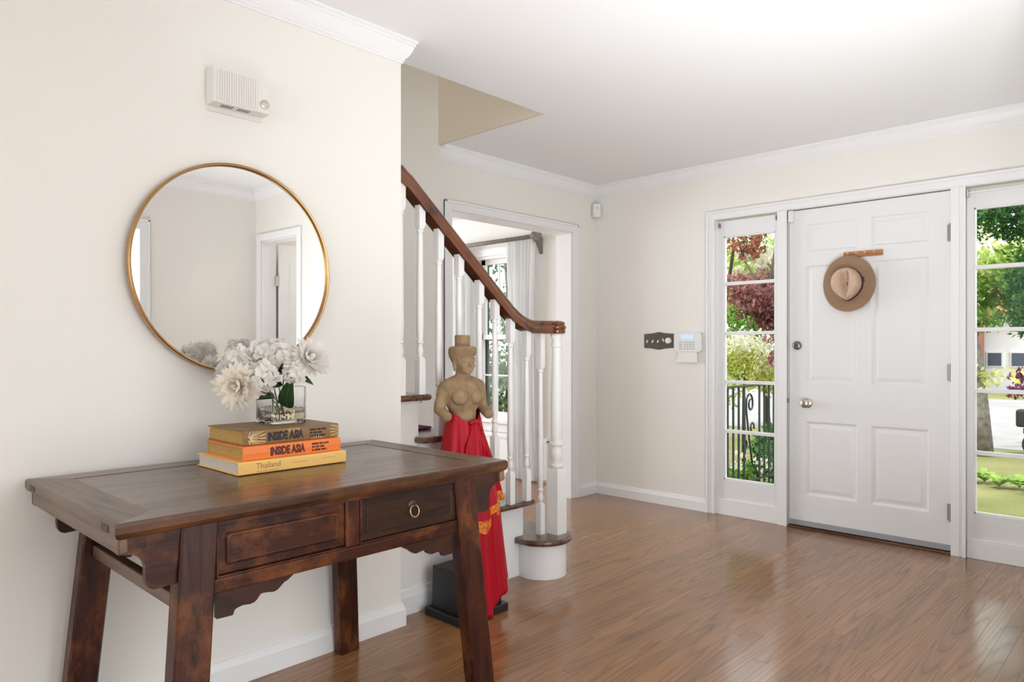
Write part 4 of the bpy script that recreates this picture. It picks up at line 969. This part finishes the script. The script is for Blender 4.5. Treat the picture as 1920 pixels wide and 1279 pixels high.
# finer face
fc = MB().sphere(L3(.012, 0, hz+.008), (.048, .045, .049)).sphere(L3(.024, 0, hz-.020), (.035, .037, .033)).sphere(L3(.047, 0, hz-.042), (.011, .014, .010))
fc.capsule(L3(.058, 0, hz+.014), L3(.066, 0, hz-.008), .0045, .0070); fc.sphere(L3(.060, .0065, hz-.010), (.006, .0048, .0042)); fc.sphere(L3(.060, -.0065, hz-.010), (.006, .0048, .0042))
fc.sphere(L3(.0565, 0, hz-.0235), (.0080, .0165, .0036)).sphere(L3(.0555, 0, hz-.0315), (.0080, .0135, .0040))
for s_ in (1, -1):
    fc.sphere(L3(.0495, s_*.0195, hz+.005), (.0095, .0120, .0062)); fc.capsule(L3(.0575, s_*.006, hz+.0195), L3(.0455, s_*.033, hz+.0175), .0042, .0034)
    fc.sphere(L3(.040, s_*.023, hz-.014), (.013, .013, .013))
remesh('face', fc, M['stone'], stt, .0021, 3)
# hat: flared band + tall cylinder
hat_ = MB(); 
def hr(r, z, tilt=.0, kx=1.0): return [L3(-.004+kx*r*cos(a), r*sin(a)*.92, z + .012*cos(a)*tilt) for a in np.linspace(0, 2*pi, 40, endpoint=False)]
hat_.loft([hr(.049, 1.100, 1), hr(.055, 1.112, 1), hr(.062, 1.125, .8), hr(.065, 1.138, .5), hr(.0645, 1.150, .3), hr(.061, 1.160, .2), hr(.048, 1.163, 0), hr(.036, 1.164, 0), hr(.0345, 1.172, 0), hr(.0355, 1.19, 0), hr(.036, 1.207, 0), hr(.033, 1.2125, 0), hr(.01, 1.213, 0)])
for zz in (1.173, 1.180, 1.187, 1.194, 1.201): hat_.tube([L3(-.004+.0355*cos(a), .0327*sin(a), zz) for a in np.linspace(0, 2*pi, 30)], .0014, 5)
for zz, rr_ in ((1.122, .0612), (1.131, .0642), (1.140, .0655), (1.149, .065)): hat_.tube([L3(-.004+rr_*cos(a), rr_*.92*sin(a), zz+.012*cos(a)*(.6 if zz < 1.14 else .3)) for a in np.linspace(0, 2*pi, 36)], .0015, 5)
obj('headdress', hat_, M['stone'], stt, smooth=60)
# red cloth
cl = MB(); rows = []; na = 96
levels = np.linspace(0, 1, 26)
def waist(a):   # upper edge height: high at the sides/back, dipping at the front
    f = max(0, cos(a)); return .885 - .048*f**2 + .006*sin(a)
for t in levels:
    ring = []
    for i in range(na):
        a = 2*pi*i/na
        zt = waist(a); z = zt + (.34+.05*sin(a)-zt)*t
        rx = .060 + .036*min(1, t*2.6) + .006*t; ry_ = .080 + .034*min(1, t*2.4) + .002*t
        fold = (.0055*sin(9*a+2.2*t) + .004*sin(15*a-1.5*t+1))*min(1, t*2.2)
        fr_ = math.exp(-(a if a < pi else a-2*pi)**2/.5)
        fold += fr_*.008*sin(16*a+.6)*(.3+t)
        ring.append(L3((rx+fold)*cos(a)+.004, (ry_+fold)*sin(a), z))
    rows.append(ring)
cl.loft(rows, cap=False)
cl.loft([[tuple(Vector(p)*.0 + Vector(L3((p[0]-sx)*.93, (p[1]-sy)*.93, p[2]))) for p in r] for r in rows[:3]], cap=False)
drape = tag(obj('red_sarong', cl, M['red'], org=(sx, sy, .22), smooth=True), 'bright red cloth wrapped round the hips of the statue', 'cloth')
# knot
kn = MB()
kc = Vector(L3(.072, .004, .838))
kn.sphere(kc, (.014, .016, .013), 14, 10).sphere(kc+Vector((-.002, .020, -.004)), (.010, .015, .016), 12, 8).sphere(kc+Vector((.002, -.018, -.002)), (.009, .015, .010), 12, 8)
for k in range(7):
    a0 = -.6+k*.2
    kn.tube([kc, kc+Vector((.004, .02*sin(a0*2.2), -.03)), kc+Vector((.012, .065*sin(a0*1.6), -.10)), kc+Vector((.018, .10*sin(a0*1.5), -.2))], [.006, .007, .009, .006], 8)
obj('knot', kn, M['red'], drape, smooth=True)
# long front fall of the cloth (falls over the pedestal to the floor)
fl = MB(); nu, nv = 40, 46; rows = []
for j in range(nv+1):
    t = j/nv; row = []
    for i in range(nu+1):
        s_ = i/nu     # 0 = statue's right (image left), 1 = statue's left
        zb_ = .010 + .30*max(0, s_-.50)**1.15 + .008*sin(s_*12)*s_ + .05*max(0, .25-s_)
        z = .835 + (zb_-.835)*t
        wdt = .012 + .150*min(1, t*1.9)**.8 + .03*t*t
        yc = -.004 + .034*t + .022*t*t
        y = yc + (s_-.5)*wdt*1.25
        out = .082 + .034*min(1, t*2.2) + .016*t + .012*sin(s_*15+1.6*t)*(.25+.75*t) + .006*sin(s_*31+.7) *t
        out -= .05*abs(s_-.45)**2*2*(1-t*.4)
        if z < .25: out = max(out, .112 + .010*sin(s_*15+1.6*t))
        row.append(L3(out, y, z))
    rows.append(row)
n0 = len(fl.f)
fl.loft(rows, closed=False, cap=False)
fl.mi = [1 if .500 <= (k//nu)/nv + .055*((k % nu)/nu-.5)*-1 + (.05 if (k % nu)/nu > .66 else 0) <= .555 else 0 for k in range(len(fl.f))]
fo = obj('cloth_fall', fl, [M['red'], M['goldcloth']], drape, smooth=True, fix=False)
so = fo.modifiers.new('solid', 'SOLIDIFY'); so.thickness = .0025
# loose end at the statue's left
fe = MB(); rows = []; nu, nv = 18, 24
for j in range(nv+1):
    t = j/nv; row = []
    for i in range(nu+1):
        s_ = i/nu; z = .832 - .357*t
        y = .020 + .116*t**.8 + (s_-.5)*(.008+.107*t); xo = .076 + .014*t + .010*sin(s_*13+t*2)*t - .5*(y-.06)*.5
        row.append(L3(xo, y, z))
    rows.append(row)
fe.loft(rows, closed=False, cap=False); fe.mi = [1 if (k//nu)/nv > .87 else 0 for k in range(len(fe.f))]
fo = obj('loose_end', fe, [M['red'], M['goldcloth']], drape, smooth=True, fix=False)
so = fo.modifiers.new('solid', 'SOLIDIFY'); so.thickness = .002

# ================================================================== OUTDOORS
GZ = -.36
struct('ground', MB().box(-40, 40, 4.77, 60, GZ-.2, GZ), M['grass'])
struct('path', MB().prism([(-30, 13.2), (30, 12.0), (30, 24), (-30, 25)], 'z', GZ, GZ+.012), M['stone_path'])
struct('porch', MB().box(-3.15, .2, 4.76, 6.0, GZ, -.14).box(-3.0, .1, 6.0, 6.35, GZ, -.25), M['porch'], bevel=.01)
# iron railing
rl = thing('iron_railing', 'black wrought iron railing with a scroll beside the front steps', 'railing', (-2.98, 6.2, -.14))
RX = -2.98
def topz(y): return .80
obj('top_rail', MB().box(RX-.02, RX+.02, 4.85, 7.3, .79, .808), M['iron'], rl, bevel=.004)
obj('bottom_rail', MB().box(RX-.012, RX+.012, 4.85, 7.3, -.105, -.09), M['iron'], rl)
k = 0; y = 4.95
while y < 7.3:
    if not (6.30 < y < 6.52): obj('bar', MB().box(RX-.0075, RX+.0075, y-.0075, y+.0075, -.2, .79), M['iron'], rl)
    y += .108
def scroll(pts): return MB().tube([(RX-.001, y, z) for y, z in pts], .009, 6)
c1 = [(6.36+.066*cos(a), .635+.085*sin(a)) for a in np.linspace(pi*1.05, 0, 12)] + [(6.385+.04*cos(a), .62+.05*sin(a)) for a in np.linspace(-.2, -pi*1.5, 12)]
obj('scroll', scroll([(6.42, .05), (6.38, .2), (6.33, .40), (6.295, .56)] + c1), M['iron'], rl, smooth=True)
c2 = [(6.42+.035*cos(a), .40+.045*sin(a)) for a in np.linspace(pi*1.6, -.3, 10)]
obj('scroll', scroll(c2), M['iron'], rl, smooth=True)
c3 = [(6.27+.035*cos(a), .25+.045*sin(a)) for a in np.linspace(pi*.6, pi*2.4, 10)]
obj('scroll', scroll(c3), M['iron'], rl, smooth=True)
# leaf clouds
def leaves(n, blobs, size, aspect=.55, droop=.3):
    tot = sum(b[3]*b[4]*b[5] for b in blobs); V = []; Fs = []
    P = []
    for (cx, cy, cz, rx, ry, rz) in blobs:
        m_ = max(6, int(n*rx*ry*rz/tot)); d = rng.normal(size=(m_, 3)); d /= np.linalg.norm(d, axis=1)[:, None]
        r = rng.random(m_)**.45; P.append(np.array([cx, cy, cz]) + d*r[:, None]*np.array([rx, ry, rz]))
    P = np.concatenate(P); m_ = len(P)
    a = rng.normal(size=(m_, 3)); a[:, 2] -= droop; a /= np.linalg.norm(a, axis=1)[:, None]
    b = np.cross(a, rng.normal(size=(m_, 3))); b /= np.linalg.norm(b, axis=1)[:, None]; c_ = np.cross(a, b)
    s_ = size*(.6+.8*rng.random(m_))[:, None]
    v0 = P - a*s_*.5; v1 = P + b*s_*aspect*.5 + c_*s_*.08; v2 = P + a*s_*.5; v3 = P - b*s_*aspect*.5 + c_*s_*.08
    V = np.stack([v0, v1, v2, v3], 1).reshape(-1, 3); idx = np.arange(m_)*4
    Fs = np.stack([idx, idx+1, idx+2, idx+3], 1)
    return V, Fs
def foliage(name, n, blobs, size, m, parent, aspect=.55, droop=.3):
    V, Fs = leaves(n, blobs, size, aspect, droop); V = V - np.array(wloc(parent))
    me = bpy.data.meshes.new(name); me.vertices.add(len(V)); me.vertices.foreach_set('co', V.astype(np.float32).ravel())
    me.loops.add(Fs.size); me.loops.foreach_set('vertex_index', Fs.astype(np.int32).ravel()); me.polygons.add(len(Fs))
    me.polygons.foreach_set('loop_start', (np.arange(len(Fs))*4).astype(np.int32)); me.update(calc_edges=True); me.materials.append(m)
    o = bpy.data.objects.new(name, me); C.objects.link(o); o.parent = parent; o['kind'] = 'stuff'; return o
def blobset(c, r, n, br, seed, flat=.8):
    q = random.Random(seed); out = []
    while len(out) < n:
        v = [q.uniform(-1, 1) for _ in range(3)]
        if sum(k*k for k in v) < 1:
            b = br*q.uniform(.6, 1.2); out.append((c[0]+v[0]*r[0], c[1]+v[1]*r[1], c[2]+v[2]*r[2], b, b, b*flat))
    return out
LM = dict(burg=leafmat('burgundy_leaf', (.16, .05, .055), (.46, .23, .21), .5, 2), lime=leafmat('lime_leaf', (.26, .40, .05), (.75, .80, .38), .5, 2), green=leafmat('mid_green_leaf', (.06, .16, .025), (.28, .42, .10), .45, 2),
          dark=leafmat('deep_green_leaf', (.018, .065, .025), (.12, .26, .08), .4, 2), pale=leafmat('pale_blossom', (.62, .62, .42), (.92, .90, .80), .5, 2), yel=leafmat('yellow_green_leaf', (.30, .38, .06), (.78, .74, .30), .5, 2), purp=leafmat('purple_leaf', (.20, .04, .10), (.45, .15, .25), .5, 2),
          host=leafmat('hosta_leaf', (.16, .32, .05), (.46, .58, .18), .4, 3))
def tree(name, label, cat, base, trunk, sets, r=.06, group=None):
    t = thing(name, label, cat, base, group)
    for pts in trunk:
        n = len(pts); obj('trunk', MB().tube(pts, [r*(1-.6*k/(n-1)) for k in range(n)], 8), M['bark'] if r > .1 else M['branch'], t, smooth=True)
    for (n, blobs, size, m, asp) in sets: foliage('foliage', n, blobs, size, m, t, asp)
    return t
def br(*p): return [Vector(q) for q in p]
# left sidelight view
tree('red_maple', 'burgundy-leaved maple seen through the middle of the left sidelight', 'tree', (-3.15, 8.2, GZ), [br((-3.15, 8.2, GZ), (-3.2, 8.15, .8), (-3.45, 8.1, 1.5), (-3.9, 8.2, 2.2)), br((-3.3, 8.12, 1.2), (-3.6, 8.2, 1.9), (-3.5, 8.3, 2.7))],
     [(2600, blobset((-3.55, 8.2, 1.75), (.55, .4, .42), 26, .22, 1), .075, LM['burg'], .5), (900, blobset((-3.35, 8.1, 1.15), (.30, .3, .35), 12, .16, 2), .07, LM['burg'], .5)], .03)
tree('red_maple', 'rust-red tree at the top left of the left sidelight', 'tree', (-4.9, 9.3, GZ), [br((-4.9, 9.3, GZ), (-4.7, 9.1, 1.2), (-4.2, 8.5, 2.4))],
     [(480, blobset((-4.12, 8.35, 2.48), (.40, .3, .26), 16, .15, 3), .07, leafmat('rust_leaf', (.15, .045, .035), (.38, .15, .10), .5, 2), .5)], .05)
tree('lime_maple', 'bright lime and cream maple at the top of the left sidelight', 'tree', (-4.3, 9.8, GZ), [br((-4.3, 9.8, GZ), (-4.35, 9.7, 1.3), (-4.45, 9.6, 2.3))],
     [(2600, blobset((-4.35, 9.5, 2.15), (.75, .5, .45), 26, .30, 4), .10, LM['lime'], .45), (1300, blobset((-3.98, 8.75, 2.22), (.36, .3, .22), 14, .16, 5), .10, LM['pale'], .45)], .05)
tree('shrub', 'yellow-green shrub filling the third pane of the left sidelight', 'shrub', (-4.25, 8.9, GZ), [br((-4.25, 8.9, GZ), (-4.25, 8.9, .6), (-4.2, 8.9, 1.1))],
     [(2600, blobset((-4.35, 8.9, .85), (.55, .4, .45), 26, .2, 6), .06, LM['yel'], .5), (900, blobset((-3.95, 8.8, 1.15), (.4, .3, .25), 12, .16, 7), .06, LM['pale'], .5)], .03)
tree('tree', 'green leafy tree standing far behind the maples', 'tree', (-5.0, 12.2, GZ), [br((-5.0, 12.2, GZ), (-5.0, 12.2, 1.5), (-5.1, 12.2, 2.4))],
     [(6500, blobset((-5.2, 12.4, 1.75), (1.9, .7, 1.35), 60, .42, 8), .12, LM['green'], .5)], .09)
tree('shrub', 'dark green low shrub behind the lower bars of the railing', 'shrub', (-3.42, 7.5, GZ), [br((-3.42, 7.5, GZ), (-3.42, 7.5, 0), (-3.4, 7.5, .3))],
     [(1900, blobset((-3.22, 7.6, .02), (.26, .32, .32), 22, .13, 9), .06, LM['dark'], .5), (900, blobset((-3.5, 7.3, -.2), (.45, .35, .10), 12, .10, 10), .055, LM['green'], .5), (90, blobset((-3.55, 7.2, -.06), (.35, .25, .1), 6, .10, 33), .05, LM['pale'], .8)], .02)
tree('tree', 'dense green tree behind the dining room window', 'tree', (-8.1, 8.4, GZ), [br((-8.1, 8.4, GZ), (-8.0, 8.4, 1.5), (-8.1, 8.3, 3))],
     [(9000, blobset((-8.1, 8.4, 1.3), (1.6, .8, 1.9), 80, .40, 11), .10, leafmat('hazy_leaf', (.07, .13, .06), (.30, .38, .22), .4, 2), .5)], .08)
# right sidelight view
tree('evergreen', 'dark green tree with drooping branches at the top of right sidelight', 'tree', (-.95, 9.4, GZ), [br((-.95, 9.4, 1.9), (-1.3, 9.3, 2.6), (-1.75, 9.2, 2.95)), br((-.6, 9.6, 1.5), (-1.1, 9.4, 2.3), (-1.5, 9.3, 2.5))],
     [(4200, blobset((-1.40, 9.3, 2.72), (.75, .4, .42), 40, .20, 12), .075, LM['dark'], .35), (2600, blobset((-1.1, 9.3, 1.75), (.38, .35, .45), 26, .18, 13), .075, LM['dark'], .4)], .03)
tree('tree', 'lime-green maple branches in the second pane of right sidelight', 'tree', (-2.4, 12.4, GZ), [br((-2.4, 12.4, .5), (-2.2, 12.2, 1.6), (-1.8, 12.2, 2.4))],
     [(3200, blobset((-2.05, 11.9, 2.35), (1.0, .5, .7), 34, .28, 14), .11, LM['lime'], .45), (1600, blobset((-1.75, 11.4, 1.95), (.7, .4, .5), 20, .2, 15), .10, LM['green'], .45)], .04)
tree('tree', 'tall green trees far across the road', 'tree', (-3.5, 40, GZ), [br((-3.5, 40, GZ), (-3.5, 40, 3), (-3.6, 40, 6))],
     [(6000, blobset((-5.5, 40, 4.0), (7.5, 1.2, 3.2), 70, 1.2, 16), .36, LM['yel'], .5)], .2)
tk = thing('leaning_tree', 'grey barked leaning trunk at the left edge of right sidelight', 'tree', (-2.13, 11.7, GZ))
obj('trunk', MB().tube([(-2.10, 11.75, GZ), (-2.13, 11.75, .3), (-2.17, 11.75, .9), (-2.27, 11.75, 1.5), (-2.38, 11.75, 2.1), (-2.42, 11.75, 3.0)], [.155, .125, .11, .10, .085, .07], 12), M['bark'], tk, smooth=True)
foliage('foliage', 70, blobset((-2.0, 11.5, .75), (.4, .2, .2), 8, .15, 17), .10, LM['yel'], tk)
tree('shrub', 'purple-leaved shrub at the right edge of the right sidelight', 'shrub', (-1.75, 13.2, GZ), [br((-1.6, 13.2, GZ), (-1.6, 13.2, .2), (-1.6, 13.2, .6))], [(1500, blobset((-1.62, 13.2, .60), (.42, .3, .28), 16, .17, 18), .09, LM['purp'], .45)], .03)
for k in range(12):
    hx_, hy_ = -2.15+k*.17, 9.55-.085*k+random.uniform(-.1, .1)
    t = thing('hosta', 'light green hosta clump number %s from the left along the lawn edge' % ['one', 'two', 'three', 'four', 'five', 'six', 'seven', 'eight', 'nine', 'ten', 'eleven', 'twelve'][k], 'plant', (hx_, hy_, GZ), 'hostas along the lawn edge')
    for j in range(20):
        a = 2*pi*j/20+random.random()*.4; L_ = random.uniform(.11, .19); b0 = Vector((hx_, hy_, GZ+.02)); rows = []; dd = Vector((cos(a), sin(a), 0)); sd = Vector((-sin(a), cos(a), 0)); hh = random.uniform(.9, 1.9)
        for q in range(7):
            u_ = q/6; w_ = .034*sin(pi*min(1, u_**1.3*.96+.02)); rows.append([b0 + dd*L_*u_*.9 + Vector((0, 0, L_*hh*(u_-.62*u_*u_))) + sd*s_*w_ for s_ in (-1, 0, 1)])
        obj('leaf', MB().loft(rows, closed=False, cap=False), LM['host'], t, fix=False)
# house across the road, parked scooter-like car edge
hs = thing('house', 'white house with dark windows and red roof across the road', 'house', (-6.3, 30, GZ))
obj('wall', MB().box(-10, -3.0, 30, 36, GZ, 2.3), M['housewhite'], hs)
obj('roof', MB().prism([(29.4, 2.25), (33, 4.6), (36.6, 2.25)], 'x', -10.5, -2.6), M['brick'], hs)
for k, xx in enumerate((-5.9, -5.2, -4.5, -7.2)):
    wn = obj('window', MB().box(xx, xx+.5, 29.94, 30.02, .45, 1.0), M['trim'], hs); obj('pane', MB().box(xx+.05, xx+.45, 29.92, 29.95, .5, .95), M['darkglass'], wn)
hh = thing('house', 'pale house with brick-red siding behind the leaning trunk', 'house', (-7.5, 27, GZ))
obj('wall', MB().box(-8.2, -5.15, 27.5, 29.3, GZ, 2.6), M['brick'], hh); obj('roof', MB().prism([(27.2, 2.55), (28.4, 3.4), (29.6, 2.55)], 'x', -8.4, -5.0), M['housewhite'], hh)
# small motor vehicle parked at the right edge
mx, my = -1.62, 11.95
mt = thing('motor_scooter', 'red and dark grey motor scooter parked at right sidelight edge', 'scooter', (mx+.55, my, GZ))
for xx in (mx+.14, mx+1.05): obj('wheel', MB().lathe([(.07, -.05), (.15, -.05), (.18, -.02), (.18, .02), (.15, .05), (.07, .05)], (xx, my, GZ+.18), 24, 'y'), M['tyre'], mt, smooth=40)
obj('body', MB().prism([(mx+.02, GZ+.30), (mx+.06, GZ+.44), (mx+.45, GZ+.50), (mx+.62, GZ+.30), (mx+.85, GZ+.28), (mx+.98, GZ+.66), (mx+1.06, GZ+.66), (mx+1.02, GZ+.30), (mx+.8, GZ+.18), (mx+.3, GZ+.2)], 'y', my-.13, my+.13), M['carred'], mt, bevel=.03, seg=3)
obj('seat', MB().prism([(mx+.0, GZ+.45), (mx-.02, GZ+.56), (mx+.12, GZ+.60), (mx+.5, GZ+.57), (mx+.55, GZ+.50)], 'y', my-.12, my+.12), M['tyre'], mt, bevel=.03, seg=3)
obj('handlebar', MB().tube([(mx+.96, my-.3, GZ+.74), (mx+1.0, my-.1, GZ+.70), (mx+1.0, my+.1, GZ+.70), (mx+.96, my+.3, GZ+.74)], .018, 8), M['tyre'], mt, smooth=True)
obj('rear_rack', MB().box(mx-.10, mx+.06, my-.10, my+.10, GZ+.42, GZ+.66), M['tyre'], mt, bevel=.03)
obj('tail_light', MB().box(mx-.02, mx+.04, my-.07, my+.07, GZ+.33, GZ+.41), plain('tail_lamp_red', (.5, .01, .015), .2), mt, bevel=.01)
